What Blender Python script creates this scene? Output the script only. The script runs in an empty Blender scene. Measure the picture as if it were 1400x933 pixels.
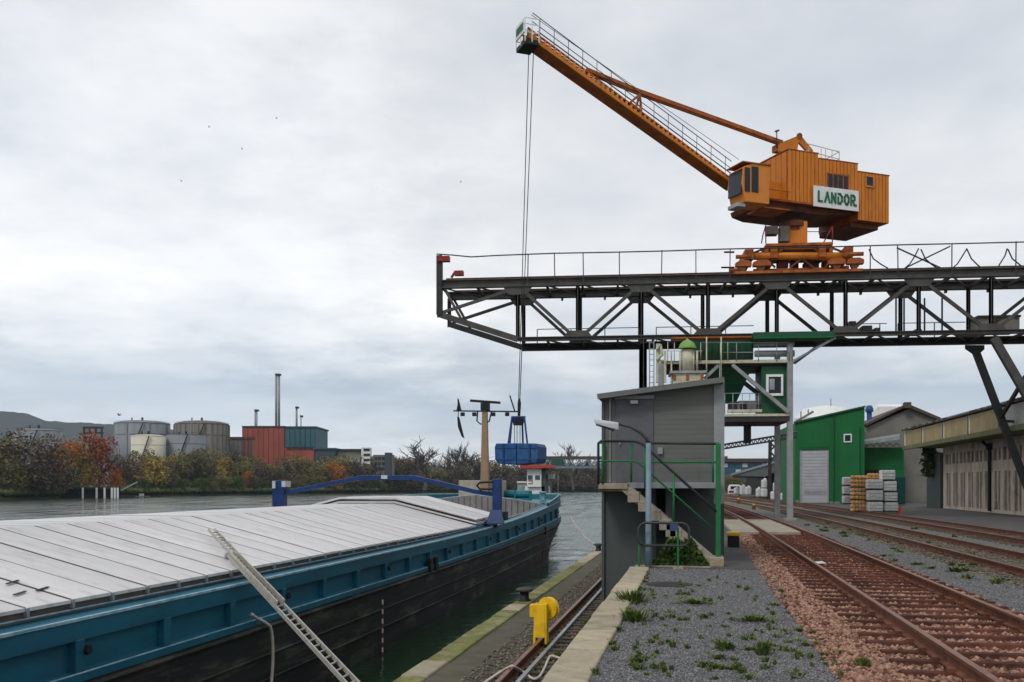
import bpy, math, random
import numpy as np
from mathutils import Vector, Matrix
random.seed(7); rng = np.random.default_rng(7)
scene = bpy.context.scene; COL = scene.collection
R = math.radians
# ------------------------------------------------------------ camera
F = 1350.0; TH = math.atan(250/F); H = 1.8; HY = 664.0
cam = bpy.data.cameras.new('camera'); camo = bpy.data.objects.new('camera', cam); COL.objects.link(camo)
camo.location = (0, 0, H); camo.rotation_euler = (math.pi/2, 0, TH)
cam.sensor_width = 36; cam.lens = F/1400*36; cam.shift_y = (HY-466.5)/1400
cam.clip_start = .1; cam.clip_end = 9000; scene.camera = camo
# ------------------------------------------------------------ world, sun, exposure
SUN_EL, SUN_AZ = 48, 205
w = bpy.data.worlds.new('World'); scene.world = w; w.use_nodes = True
nt = w.node_tree; nt.nodes.clear(); N = nt.nodes.new; L = nt.links.new
sky = N('ShaderNodeTexSky'); sky.sky_type = 'NISHITA'; sky.sun_disc = False
sky.sun_elevation = R(SUN_EL); sky.sun_rotation = R(SUN_AZ)
bg1 = N('ShaderNodeBackground'); bg1.inputs[1].default_value = .08; L(sky.outputs[0], bg1.inputs[0])
tc = N('ShaderNodeTexCoord'); sep = N('ShaderNodeSeparateXYZ'); L(tc.outputs['Generated'], sep.inputs[0])
def math_n(op, a, b=None, c=None):
    m = N('ShaderNodeMath'); m.operation = op
    for i, v in enumerate((a, b, c)):
        if v is None: continue
        if isinstance(v, (int, float)): m.inputs[i].default_value = v
        else: L(v, m.inputs[i])
    return m.outputs[0]
zp = math_n('ADD', math_n('MAXIMUM', sep.outputs[2], 0), .16)
cx = math_n('DIVIDE', sep.outputs[0], zp); cy = math_n('DIVIDE', sep.outputs[1], zp)
cmb = N('ShaderNodeCombineXYZ'); L(cx, cmb.inputs[0]); L(cy, cmb.inputs[1]); cmb.inputs[2].default_value = 3.3
n1 = N('ShaderNodeTexNoise'); n1.inputs['Scale'].default_value = .9; n1.inputs['Detail'].default_value = 7; n1.inputs['Roughness'].default_value = .55
n1.inputs['Distortion'].default_value = .4
L(cmb.outputs[0], n1.inputs['Vector'])
n2 = N('ShaderNodeTexNoise'); n2.inputs['Scale'].default_value = 2.6; n2.inputs['Detail'].default_value = 6; n2.inputs['Roughness'].default_value = .6
L(cmb.outputs[0], n2.inputs['Vector'])
# elevation bands, shifted by the clouds
ev = math_n('ADD', sep.outputs[2], math_n('MULTIPLY', math_n('SUBTRACT', n1.outputs[0], .5), .10))
ev = math_n('ADD', ev, math_n('MULTIPLY', math_n('SUBTRACT', n2.outputs[0], .5), .05))
mpb = N('ShaderNodeMapping'); mpb.inputs['Scale'].default_value = (4.5, 4.5, 9.5); mpb.inputs['Location'].default_value = (1.3, .4, .2); L(tc.outputs['Generated'], mpb.inputs[0])
n3 = N('ShaderNodeTexNoise'); n3.inputs['Scale'].default_value = 1; n3.inputs['Detail'].default_value = 8; n3.inputs['Roughness'].default_value = .52; L(mpb.outputs[0], n3.inputs['Vector'])
ev = math_n('ADD', ev, math_n('MULTIPLY', math_n('SUBTRACT', n3.outputs[0], .5), .10))
rp = N('ShaderNodeValToRGB'); L(ev, rp.inputs[0]); cr = rp.color_ramp; cr.interpolation = 'EASE'
stops = [(0, (.78, .795, .81)), (.045, (.71, .745, .78)), (.085, (.54, .62, .70)), (.112, (.67, .715, .76)), (.14, (.84, .855, .87)), (.20, (.96, .955, .95)), (.28, (.83, .84, .855)),
         (.42, (.75, .765, .79)), (.60, (.79, .805, .83)), (1, (.80, .82, .84))]
cr.elements[0].position = 0; cr.elements[0].color = stops[0][1]+(1,); cr.elements[1].position = 1; cr.elements[1].color = stops[-1][1]+(1,)
for p, c in stops[1:-1]:
    e = cr.elements.new(p); e.color = c+(1,)
mm = N('ShaderNodeMix'); mm.data_type = 'RGBA'; mm.blend_type = 'MULTIPLY'; mm.inputs[0].default_value = 1
r2 = N('ShaderNodeValToRGB'); L(n2.outputs[0], r2.inputs[0]); r2.color_ramp.elements[0].position = .32; r2.color_ramp.elements[0].color = (.86, .88, .91, 1)
r2.color_ramp.elements[1].position = .66; r2.color_ramp.elements[1].color = (1.04, 1.035, 1.03, 1)
r4 = N('ShaderNodeValToRGB'); L(n3.outputs[0], r4.inputs[0]); r4.color_ramp.elements[0].position = .38; r4.color_ramp.elements[0].color = (.90, .92, .945, 1); r4.color_ramp.elements[1].position = .60; r4.color_ramp.elements[1].color = (1.03, 1.03, 1.025, 1)
m4 = N('ShaderNodeMix'); m4.data_type = 'RGBA'; m4.blend_type = 'MULTIPLY'; m4.inputs[0].default_value = 1; L(rp.outputs[0], m4.inputs[6]); L(r4.outputs[0], m4.inputs[7])
L(m4.outputs[2], mm.inputs[6]); L(r2.outputs[0], mm.inputs[7])
bg2 = N('ShaderNodeBackground'); bg2.inputs[1].default_value = 1.0; dv = Vector((math.sin(-TH-.36)*math.cos(.17), math.cos(-TH-.36)*math.cos(.17), math.sin(.17)))   # the brightest cloud, low on the left
vd = N('ShaderNodeVectorMath'); vd.operation = 'DOT_PRODUCT'; L(tc.outputs['Generated'], vd.inputs[0]); vd.inputs[1].default_value = dv
ms = N('ShaderNodeMapRange'); ms.interpolation_type = 'SMOOTHSTEP'; L(math_n('ADD', vd.outputs['Value'], math_n('MULTIPLY', math_n('SUBTRACT', n2.outputs[0], .5), .12)), ms.inputs[0]); ms.inputs[1].default_value = .93; ms.inputs[2].default_value = 1.0; ms.inputs[3].default_value = 0; ms.inputs[4].default_value = .13
mb_ = N('ShaderNodeMix'); mb_.data_type = 'RGBA'; mb_.blend_type = 'ADD'; mb_.inputs[0].default_value = 1; L(mm.outputs[2], mb_.inputs[6]); L(ms.outputs[0], mb_.inputs[7])
L(mb_.outputs[2], bg2.inputs[0])
mx = N('ShaderNodeMixShader'); mx.inputs[0].default_value = .93
L(bg1.outputs[0], mx.inputs[1]); L(bg2.outputs[0], mx.inputs[2])
wo = N('ShaderNodeOutputWorld'); L(mx.outputs[0], wo.inputs[0])
sl = bpy.data.lights.new('sun', 'SUN'); sl.energy = 1.4; sl.angle = R(14); sl.color = (1, .97, .92)
so = bpy.data.objects.new('sun', sl); COL.objects.link(so)
az = R(SUN_AZ); el = R(SUN_EL)
sd = Vector((math.sin(az)*math.cos(el), math.cos(az)*math.cos(el), math.sin(el)))
so.rotation_euler = sd.to_track_quat('Z', 'Y').to_euler(); so.location = (0, -20, 60)
scene.view_settings.view_transform = 'Standard'; scene.view_settings.look = 'None'
scene.view_settings.exposure = .12; scene.view_settings.gamma = 1
scene.render.engine = 'CYCLES'

# ------------------------------------------------------------ materials
def mat(name, c1, c2=None, rough=.6, scale=3., metal=0., bump=.0, bscale=20., spec=.28, dirt=None, damt=.4, dscale=1.2, stretch=None, detail=5, island=False, orand=0, streak=None):
    m = bpy.data.materials.new(name); m.use_nodes = True
    t = m.node_tree; nd = t.nodes; lk = t.links.new; b = nd['Principled BSDF']
    b.inputs['Roughness'].default_value = rough; b.inputs['Metallic'].default_value = metal
    b.inputs['Specular IOR Level'].default_value = spec
    if c2 is None: c2 = tuple(min(1, v*.78) for v in c1)
    co = nd.new('ShaderNodeTexCoord'); mp = nd.new('ShaderNodeMapping'); lk(co.outputs['Object'], mp.inputs[0])
    if stretch: mp.inputs['Scale'].default_value = stretch
    ns = nd.new('ShaderNodeTexNoise'); ns.inputs['Scale'].default_value = scale; ns.inputs['Detail'].default_value = detail
    ns.inputs['Roughness'].default_value = .65; lk(mp.outputs[0], ns.inputs['Vector'])
    rr = nd.new('ShaderNodeValToRGB'); rr.color_ramp.elements[0].position = .36; rr.color_ramp.elements[1].position = .64
    rr.color_ramp.elements[0].color = tuple(c2)+(1,); rr.color_ramp.elements[1].color = tuple(c1)+(1,)
    if island:
        gi = nd.new('ShaderNodeNewGeometry'); lk(gi.outputs['Random Per Island'], rr.inputs[0])
        rr.color_ramp.elements[0].position = 0; rr.color_ramp.elements[1].position = 1
    else: lk(ns.outputs[0], rr.inputs[0])
    out = rr.outputs[0]
    if dirt:
        n3 = nd.new('ShaderNodeTexNoise'); n3.inputs['Scale'].default_value = dscale; n3.inputs['Detail'].default_value = 8; n3.inputs['Roughness'].default_value = .7
        lk(mp.outputs[0], n3.inputs['Vector'])
        r3 = nd.new('ShaderNodeValToRGB'); r3.color_ramp.elements[0].position = .5; r3.color_ramp.elements[1].position = .68
        r3.color_ramp.elements[0].color = (0, 0, 0, 1); r3.color_ramp.elements[1].color = (damt, damt, damt, 1); lk(n3.outputs[0], r3.inputs[0])
        mi = nd.new('ShaderNodeMix'); mi.data_type = 'RGBA'; lk(r3.outputs[0], mi.inputs[0]); lk(out, mi.inputs[6]); mi.inputs[7].default_value = tuple(dirt)+(1,)
        out = mi.outputs[2]
    if streak:
        ms_ = nd.new('ShaderNodeMapping'); ms_.inputs['Scale'].default_value = streak[3] if len(streak) > 3 else (3.5, 3.5, .28); lk(co.outputs['Object'], ms_.inputs[0])
        n5 = nd.new('ShaderNodeTexNoise'); n5.inputs['Scale'].default_value = 1.3; n5.inputs['Detail'].default_value = 7; n5.inputs['Roughness'].default_value = .7; lk(ms_.outputs[0], n5.inputs['Vector'])
        r5 = nd.new('ShaderNodeMapRange'); r5.inputs[1].default_value = streak[2]; r5.inputs[2].default_value = streak[2]+.12; r5.inputs[4].default_value = streak[1]; lk(n5.outputs[0], r5.inputs[0])
        m5 = nd.new('ShaderNodeMix'); m5.data_type = 'RGBA'; lk(r5.outputs[0], m5.inputs[0]); lk(out, m5.inputs[6]); m5.inputs[7].default_value = tuple(streak[0])+(1,); out = m5.outputs[2]
    if orand:
        oi = nd.new('ShaderNodeObjectInfo'); mr_ = nd.new('ShaderNodeMapRange'); mr_.inputs[3].default_value = 1-orand; mr_.inputs[4].default_value = 1+orand*.5; lk(oi.outputs['Random'], mr_.inputs[0])
        m6 = nd.new('ShaderNodeVectorMath'); m6.operation = 'SCALE'; lk(out, m6.inputs[0]); lk(mr_.outputs[0], m6.inputs['Scale']); out = m6.outputs[0]
    lk(out, b.inputs['Base Color'])
    if bump:
        n4 = nd.new('ShaderNodeTexNoise'); n4.inputs['Scale'].default_value = bscale; n4.inputs['Detail'].default_value = 4; lk(mp.outputs[0], n4.inputs['Vector'])
        bp = nd.new('ShaderNodeBump'); bp.inputs['Strength'].default_value = bump; bp.inputs['Distance'].default_value = .05
        lk(n4.outputs[0], bp.inputs['Height']); lk(bp.outputs[0], b.inputs['Normal'])
    return m
RUST = (.10, .035, .015)
M = dict(
 steel=mat('truss_steel', (.030, .030, .028), (.016, .017, .016), .65, 1.5, spec=.3, dirt=(.04, .022, .014), damt=.5),
 steel_mid=mat('truss_steel_mid', (.070, .067, .060), (.038, .037, .033), .6, 1.5, spec=.35, dirt=(.055, .032, .02), damt=.5),
 railing=mat('railing_steel', (.035, .04, .042), None, .5),
 galv=mat('galvanised', (.33, .35, .36), (.22, .24, .25), .45, 2, metal=.4, dirt=(.16, .13, .10), damt=.4),
 orange=mat('crane_orange', (.62, .205, .016), (.50, .150, .010), .55, 1.2, dirt=(.22, .06, .015), damt=.6, stretch=(1, 1, .35), orand=.10, streak=((.20, .055, .012), .6, .57, (5, 5, .5))),
 orange_d=mat('crane_orange_worn', (.40, .105, .012), (.24, .06, .010), .6, 2, dirt=(.07, .03, .018), damt=.75, streak=((.045, .022, .015), .8, .55)),
 orange_l=mat('cab_orange', (.62, .22, .03), (.52, .17, .02), .5, 1.2, dirt=(.3, .1, .02), damt=.3),
 redpaint=mat('red_paint', (.25, .02, .015), None, .5),
 red_roof=mat('red_roof', (.42, .05, .035), None, .5),
 under=mat('crane_dark_brown', (.15, .045, .014), (.07, .025, .010), .7, 2, dirt=(.02, .014, .01), damt=.8),  # dark brown of the underframe, counterweight, slew ring and trolley parts
 glass=mat('dark_glass', (.008, .013, .022), (.014, .02, .03), .15, 1, spec=.25),
 white=mat('white_paint', (.72, .73, .71), (.62, .63, .62), .5, 3, dirt=(.35, .33, .28), damt=.3, streak=((.30, .24, .18), .4, .62)),
 cream=mat('cream_paint', (.52, .50, .38), (.40, .38, .28), .6, 2, dirt=(.22, .12, .06), damt=.6),
 greenlogo=mat('logo_green', (.01, .13, .06), None, .5),
 green=mat('green_cladding', (.004, .125, .030), (.003, .100, .024), .65, .6, dirt=(.01, .07, .02), damt=.35, orand=.06, streak=((.012, .05, .02), .5, .56, (3, 3, .15))),
 green_d=mat('hopper_green', (.006, .080, .034), (.005, .058, .026), .5, 1.5, dirt=(.05, .035, .02), damt=.5),
 green_rail=mat('railing_green', (.012, .16, .05), (.01, .11, .035), .45, 3, dirt=(.05, .06, .03), damt=.4),
 green_lt=mat('dome_green', (.20, .36, .10), (.15, .28, .08), .6, 2),
 hull_blue=mat('hull_blue', (.012, .120, .182), (.009, .085, .135), .42, .8, dirt=(.006, .05, .085), damt=.55, bump=.05, bscale=3, stretch=(1, .5, 1.5), streak=((.07, .045, .03), .55, .60)),
 hull_edge=mat('hull_edge_white', (.30, .42, .48), (.12, .25, .33), .5, 4),
 hull_teal=mat('hull_teal', (.010, .17, .20), (.008, .12, .155), .45, 1.2, dirt=(.012, .07, .09), damt=.5, stretch=(1, .6, 1.5)),
 hull_black=mat('hull_black', (.020, .024, .023), (.007, .011, .011), .7, 1.0, dirt=(.06, .045, .035), damt=.5, bump=.25, bscale=5, stretch=(1, .35, 3), streak=((.085, .085, .065), .75, .52, (1.2, .35, 1.6))),
 hatch=mat('hatch_aluminium', (.60, .58, .57), (.47, .455, .455), .42, .5, spec=.5, dirt=(.33, .31, .30), damt=.7, dscale=.9, stretch=(.5, 1.3, 1), orand=.10, streak=((.30, .27, .25), .5, .54, (.9, 2.6, 1))),
 hatch_gap=mat('hatch_seal_joint_shade', (.085, .070, .060), None, .8),  # dark seal tone, also paints the joint shade on the cover fronts
 coam=mat('hold_grey', (.26, .25, .25), (.18, .17, .17), .7, 1.4, dirt=(.13, .08, .05), damt=.5),
 gblue=mat('gantry_blue', (.006, .036, .145), (.005, .024, .095), .4, 2, dirt=(.01, .015, .05), damt=.4, streak=((.05, .03, .03), .6, .62)),
 bblue=mat('bucket_blue', (.010, .070, .21), (.008, .045, .15), .5, 2, dirt=(.05, .12, .22), damt=.6, streak=((.16, .17, .18), .6, .58, (4, 4, 2))),
 tan=mat('mast_tan', (.33, .21, .13), (.27, .17, .10), .6, 2),
 tanbox=mat('deckbox_tan', (.42, .37, .30), None, .7),
 black=mat('black_rubber', (.012, .012, .013), None, .6),
 alu=mat('ladder_alu', (.42, .40, .34), (.30, .28, .24), .4, 6, metal=.3),
 hose=mat('white_hose', (.55, .49, .42), (.42, .36, .30), .6, 6),
 yellow=mat('yellow_paint', (.75, .48, .01), (.66, .40, .008), .45, 4, dirt=(.35, .17, .02), damt=.5, dscale=5, streak=((.20, .10, .02), .6, .60, (9, 9, 3))),
 rail=mat('rail_rust', (.17, .060, .028), (.070, .025, .013), .6, 6, spec=.3),
 rail_top=mat('rail_head', (.24, .09, .045), (.13, .06, .04), .4, 5, metal=.3),
 sleeper=mat('sleeper_rusty', (.105, .032, .017), (.045, .017, .011), .85, 5, spec=.2, orand=.35),
 sleeper_w=mat('sleeper_wood', (.10, .082, .058), (.05, .04, .03), .9, 5, orand=.35),
 ballast=mat('ballast_red', (.13, .062, .042), (.05, .023, .016), .95, 14, bump=1, bscale=22, dirt=(.30, .19, .15), damt=.4, dscale=18),
 stone_red=mat('stone_red', (.40, .225, .155), (.060, .022, .014), .9, 3, island=True),
 stone_dark=mat('stone_dark', (.20, .17, .13), (.05, .045, .04), .9, 3, island=True),
 ballast_dk=mat('ballast_dark', (.10, .085, .06), (.045, .04, .03), .95, 14, bump=1, bscale=22),
 ballast_y=mat('ballast_mossy', (.22, .19, .11), (.10, .085, .05), .95, 8, bump=1, bscale=18, dirt=(.06, .09, .02), damt=.6, dscale=3),
 gravel=mat('gravel_grey', (.160, .156, .154), (.095, .093, .092), .95, 30, bump=1, bscale=45, dirt=(.21, .21, .22), damt=.5, dscale=50),
 stone_grey=mat('stone_grey', (.27, .265, .27), (.045, .045, .048), .9, 3, island=True),
 asphalt=mat('asphalt', (.085, .08, .078), (.06, .057, .055), .85, 1.2, bump=.3, bscale=30, dirt=(.12, .105, .09), damt=.5),
 concrete=mat('concrete', (.34, .30, .24), (.25, .22, .17), .85, 2.5, bump=.35, bscale=20, dirt=(.15, .12, .08), damt=.5, dscale=2, orand=.12),
 coping=mat('coping_stone', (.40, .34, .25), (.29, .25, .17), .9, 2.2, bump=.5, bscale=16, dirt=(.17, .16, .05), damt=.7, dscale=2.5, orand=.22),
 moss=mat('mossy_stone', (.185, .20, .045), (.12, .11, .05), .95, 2.4, bump=.7, bscale=14, dirt=(.33, .29, .21), damt=.8, dscale=1.6, orand=.25),
 quaydk=mat('quay_surface', (.098, .086, .060), (.062, .058, .038), .9, 2, bump=.4, bscale=24, dirt=(.05, .06, .02), damt=.5, dscale=1.5),
 quaywall=mat('quay_wall', (.09, .09, .06), (.04, .045, .03), .9, 1.5, bump=.5, bscale=8, dirt=(.03, .05, .015), damt=.7),
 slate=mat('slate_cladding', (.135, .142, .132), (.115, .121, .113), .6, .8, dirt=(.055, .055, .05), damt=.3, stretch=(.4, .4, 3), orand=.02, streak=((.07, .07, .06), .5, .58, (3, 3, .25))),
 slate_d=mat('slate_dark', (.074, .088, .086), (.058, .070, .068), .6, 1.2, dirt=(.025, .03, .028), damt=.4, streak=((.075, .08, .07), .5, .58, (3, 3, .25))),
 door_g=mat('door_grey', (.105, .108, .122), None, .5),
 strip=mat('corner_strip', (.25, .265, .275), (.20, .21, .22), .45, 2),
 grey_lt=mat('post_grey', (.27, .28, .28), (.20, .21, .21), .5, 2, dirt=(.17, .15, .12), damt=.5, streak=((.14, .10, .07), .6, .6)),
 lamp=mat('lamp_paint', (.17, .24, .28), (.12, .18, .22), .45, 3),
 lamphead=mat('lamp_head', (.46, .48, .50), None, .4),
 shutter=mat('roller_shutter', (.36, .36, .38), (.31, .31, .33), .5, 1),
 wallbeige=mat('wall_beige', (.64, .53, .43), (.50, .41, .33), .9, .8, dirt=(.10, .085, .07), damt=.65, dscale=.7, stretch=(1, 1, .5), orand=.08, streak=((.12, .10, .08), .55, .56, (2, 2, .3))),
 infill=mat('infill_panel', (.58, .55, .54), (.42, .39, .38), .8, 1.5, dirt=(.10, .085, .07), damt=.6, orand=.15, streak=((.10, .085, .075), .6, .55, (2, 2, .3))),
 fascia=mat('fascia_panel', (.40, .31, .15), (.32, .25, .12), .7, .9, dirt=(.22, .17, .09), damt=.5, orand=.10, streak=((.20, .15, .09), .6, .56, (2, 2, .4))),
 fascia_g=mat('fascia_panel_grey', (.38, .37, .35), None, .6),
 slab_moss=mat('canopy_slab', (.17, .165, .09), (.10, .12, .045), .9, 1.5, dirt=(.07, .05, .03), damt=.6),
 dark=mat('dark_recess', (.020, .019, .018), None, .9),
 concrete_g=mat('grey_render', (.20, .19, .165), (.14, .135, .12), .9, .6, dirt=(.09, .085, .07), damt=.6),
 brownroof=mat('brown_roof', (.085, .06, .045), None, .8),
 tank_g=mat('tank_grey', (.20, .215, .23), (.155, .17, .185), .6, .08, dirt=(.10, .10, .10), damt=.4, dscale=.1, stretch=(1, 1, .3), streak=((.09, .085, .08), .6, .55, (.6, .6, .03))),
 tank_b=mat('tank_brown', (.17, .155, .14), (.12, .11, .10), .7, .08, dirt=(.08, .07, .06), damt=.5, dscale=.1, stretch=(1, 1, .3), streak=((.07, .055, .045), .6, .52, (.6, .6, .03))),
 tank_c=mat('tank_cream', (.55, .53, .42), (.46, .44, .34), .6, .1),
 brick=mat('red_cladding', (.30, .070, .045), (.23, .055, .036), .8, .1, orand=.12, streak=((.16, .07, .05), .5, .56, (.5, .5, .04))),
 tealclad=mat('teal_cladding', (.035, .11, .13), (.025, .08, .10), .6, .1),
 navy=mat('slate_blue_cladding', (.05, .065, .08), None, .7),
 chim=mat('chimney_steel', (.25, .27, .28), (.18, .20, .21), .5, .2),
 bluebld=mat('blue_cladding', (.03, .10, .20), (.02, .07, .14), .5, .3),
 bag=mat('white_bag', (.62, .62, .62), (.46, .46, .47), .7, 4, bump=.6, bscale=6),
 bale=mat('wrapped_bale', (.88, .87, .84), (.60, .59, .57), .5, 7, bump=.8, bscale=9, orand=.10),
 net=mat('orange_net', (.90, .48, .18), (.62, .28, .10), .8, 6, bump=.8, bscale=12, dirt=(.62, .46, .25), damt=.8, dscale=7, orand=.2),
 cone=mat('cone_orange', (.80, .09, .03), None, .5),
 container=mat('container_teal', (.006, .055, .05), None, .5),
 hill=mat('hill_forest', (.026, .034, .026), (.014, .020, .016), 1, .01),
 bark=mat('bark', (.060, .048, .040), (.035, .028, .024), .95, 3),
 bark_lt=mat('bark_twig', (.105, .085, .070), (.06, .048, .04), .95, 3),
 grass=mat('weed_green', (.13, .17, .035), (.025, .05, .010), .8, 3, island=True),
 tuft=mat('bank_cover', (.085, .11, .03), (.035, .05, .018), .9, 3, island=True),
 lf_brown=mat('leaf_brown', (.165, .125, .075), (.065, .050, .034), .9, island=True),
 lf_rust=mat('leaf_rust', (.36, .11, .045), (.16, .05, .025), .9, island=True),
 lf_orange=mat('leaf_orange', (.46, .17, .03), (.20, .075, .018), .9, island=True),
 lf_yellow=mat('leaf_yellow', (.38, .26, .045), (.16, .13, .03), .9, island=True),
 lf_green=mat('leaf_green', (.085, .135, .030), (.025, .055, .015), .9, island=True),
 lf_olive=mat('leaf_olive', (.22, .19, .055), (.075, .075, .028), .9, island=True),
 earth=mat('bank_earth', (.07, .065, .035), (.035, .04, .02), 1, .3, bump=.5, bscale=1),
 stripe=mat('sign_blue', (.03, .07, .16), None, .4),
 sandfloor=mat('hold_floor', (.10, .085, .07), None, .9),
)
def water_mat():
    m = bpy.data.materials.new('water'); m.use_nodes = True; t = m.node_tree; nd = t.nodes; lk = t.links.new; b = nd['Principled BSDF']
    b.inputs['Base Color'].default_value = (.010, .030, .012, 1); b.inputs['Roughness'].default_value = .10; b.inputs['IOR'].default_value = 1.33
    co = nd.new('ShaderNodeTexCoord'); mp = nd.new('ShaderNodeMapping'); mp.inputs['Rotation'].default_value = (0, 0, .5); mp.inputs['Scale'].default_value = (1, 1.8, 1)
    lk(co.outputs['Object'], mp.inputs[0])
    a = nd.new('ShaderNodeTexNoise'); a.inputs['Scale'].default_value = 1.1; a.inputs['Detail'].default_value = 5; lk(mp.outputs[0], a.inputs[0])
    c = nd.new('ShaderNodeTexNoise'); c.inputs['Scale'].default_value = .16; c.inputs['Detail'].default_value = 3; lk(mp.outputs[0], c.inputs[0])
    ad = nd.new('ShaderNodeMath'); ad.operation = 'MULTIPLY_ADD'; lk(c.outputs[0], ad.inputs[0]); ad.inputs[1].default_value = 4.5; lk(a.outputs[0], ad.inputs[2])
    bp = nd.new('ShaderNodeBump'); bp.inputs['Strength'].default_value = .8; bp.inputs['Distance'].default_value = .40; lk(ad.outputs[0], bp.inputs['Height'])
    m2 = nd.new('ShaderNodeMapping'); m2.inputs['Rotation'].default_value = (0, 0, -.18); m2.inputs['Scale'].default_value = (.32, .035, 1); lk(co.outputs['Object'], m2.inputs[0])
    e_ = nd.new('ShaderNodeTexNoise'); e_.inputs['Scale'].default_value = 1; e_.inputs['Detail'].default_value = 6; e_.inputs['Roughness'].default_value = .75; lk(m2.outputs[0], e_.inputs[0])
    r_ = nd.new('ShaderNodeMapRange'); r_.inputs[1].default_value = .40; r_.inputs[2].default_value = .62; r_.inputs[3].default_value = .02; r_.inputs[4].default_value = .26; lk(e_.outputs[0], r_.inputs[0]); lk(r_.outputs[0], b.inputs['Roughness'])
    r5 = nd.new('ShaderNodeMapRange'); r5.inputs[1].default_value = .40; r5.inputs[2].default_value = .62; r5.inputs[3].default_value = .08; r5.inputs[4].default_value = .50; lk(e_.outputs[0], r5.inputs[0]); lk(r5.outputs[0], bp.inputs['Strength'])
    lk(bp.outputs[0], b.inputs['Normal']); return m
M['water'] = water_mat()

# ------------------------------------------------------------ mesh helpers
BASE = {}
class MB:
    def __init__(s): s.v = []; s.f = []
    def add(s, vs, fs):
        o = len(s.v); s.v += [tuple(v) for v in vs]; s.f += [tuple(i+o for i in f) for f in fs]; return s
    def hexa(s, p):   # 8 points: bottom ring 0-3, top ring 4-7
        return s.add(p, [(3, 2, 1, 0), (4, 5, 6, 7), (0, 1, 5, 4), (1, 2, 6, 5), (2, 3, 7, 6), (3, 0, 4, 7)])
    def box(s, x0, x1, y0, y1, z0, z1):
        return s.hexa([(x0, y0, z0), (x1, y0, z0), (x1, y1, z0), (x0, y1, z0), (x0, y0, z1), (x1, y0, z1), (x1, y1, z1), (x0, y1, z1)])
    def beam(s, p, q, w, h, up=(0, 0, 1)):
        p = Vector(p); q = Vector(q); d = (q-p).normalized(); up = Vector(up)
        if abs(d.dot(up)) > .98: up = Vector((0, 1, 0))
        a = d.cross(up).normalized()*w/2; b = a.cross(d).normalized()*h/2
        return s.hexa([p-a-b, p+a-b, q+a-b, q-a-b, p-a+b, p+a+b, q+a+b, q-a+b])
    def ibeam(s, p, q, w, h, t=.05):
        s.beam(p, q, .04, h-2*t+.02); u = Vector((0, 0, (h-t)/2))
        s.beam(Vector(p)+u, Vector(q)+u, w, t); s.beam(Vector(p)-u, Vector(q)-u, w, t); return s
    def tube(s, pts, r, n=8, caps=True):
        pts = [Vector(p) for p in pts]; rings = []; rr = r if isinstance(r, (list, tuple)) else [r]*len(pts); o = len(s.v)
        prev = None
        for i, p in enumerate(pts):
            d = (pts[min(i+1, len(pts)-1)]-pts[max(i-1, 0)])
            d = d.normalized() if d.length > 1e-9 else Vector((0, 0, 1))
            if prev is None:
                u = Vector((0, 0, 1)) if abs(d.z) < .9 else Vector((1, 0, 0)); a = d.cross(u).normalized()
            else: a = (prev-d*prev.dot(d)).normalized()
            prev = a; b = d.cross(a)
            for k in range(n):
                t = 2*math.pi*k/n; s.v.append(tuple(p+a*math.cos(t)*rr[i]+b*math.sin(t)*rr[i]))
        for i in range(len(pts)-1):
            for k in range(n):
                k2 = (k+1) % n; s.f.append((o+i*n+k, o+i*n+k2, o+(i+1)*n+k2, o+(i+1)*n+k))
        if caps: s.f.append(tuple(o+k for k in range(n))[::-1]); s.f.append(tuple(o+(len(pts)-1)*n+k for k in range(n)))
        return s
    def prism(s, poly, vec):
        vec = Vector(vec); n = len(poly); P = [Vector(p) for p in poly]; Q = [p+vec for p in P]
        s.add(P+Q, [tuple(range(n))[::-1], tuple(range(n, 2*n))]+[(i, (i+1) % n, n+(i+1) % n, n+i) for i in range(n)]); return s
    def lathe(s, c, prof, n=24):
        c = Vector(c); o = len(s.v)
        for r, z in prof:
            for k in range(n): t = 2*math.pi*k/n; s.v.append((c.x+r*math.cos(t), c.y+r*math.sin(t), c.z+z))
        for i in range(len(prof)-1):
            for k in range(n): k2 = (k+1) % n; s.f.append((o+i*n+k, o+i*n+k2, o+(i+1)*n+k2, o+(i+1)*n+k))
        s.f.append(tuple(o+k for k in range(n))[::-1]); s.f.append(tuple(o+(len(prof)-1)*n+k for k in range(n))); return s
    def build(s, name, m, parent=None, base=None, smooth=False, bevel=0):
        b = Vector(BASE[parent.name]) if parent is not None else Vector(base or (0, 0, 0))
        me = bpy.data.meshes.new(name); me.from_pydata([tuple(Vector(v)-b) for v in s.v], [], s.f)
        me.materials.append(M[m] if isinstance(m, str) else m)
        if smooth: me.polygons.foreach_set('use_smooth', [True]*len(me.polygons))
        me.update(); o = bpy.data.objects.new(name, me); COL.objects.link(o); BASE[o.name] = tuple(b)
        if parent is not None: o.parent = parent
        else: o.location = b
        if bevel:
            md = o.modifiers.new('bevel', 'BEVEL'); md.width = bevel; md.segments = 2; md.limit_method = 'ANGLE'
        return o
def tag(o, label=None, cat=None, group=None, kind=None):
    if label: o['label'] = label
    if cat: o['category'] = cat
    if group: o['group'] = group
    if kind: o['kind'] = kind
    return o
def thing(name, label, cat, base, group=None):
    o = bpy.data.objects.new(name, None); COL.objects.link(o); o.location = base; BASE[o.name] = tuple(base); o.empty_display_size = .2
    return tag(o, label, cat, group)
def copy_tree(o, parent=None):
    c = o.copy(); COL.objects.link(c); c.parent = parent; BASE[c.name] = BASE[o.name]
    for ch in list(o.children): copy_tree(ch, c)
    return c
def struct(o): return tag(o, kind='structure')
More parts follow.
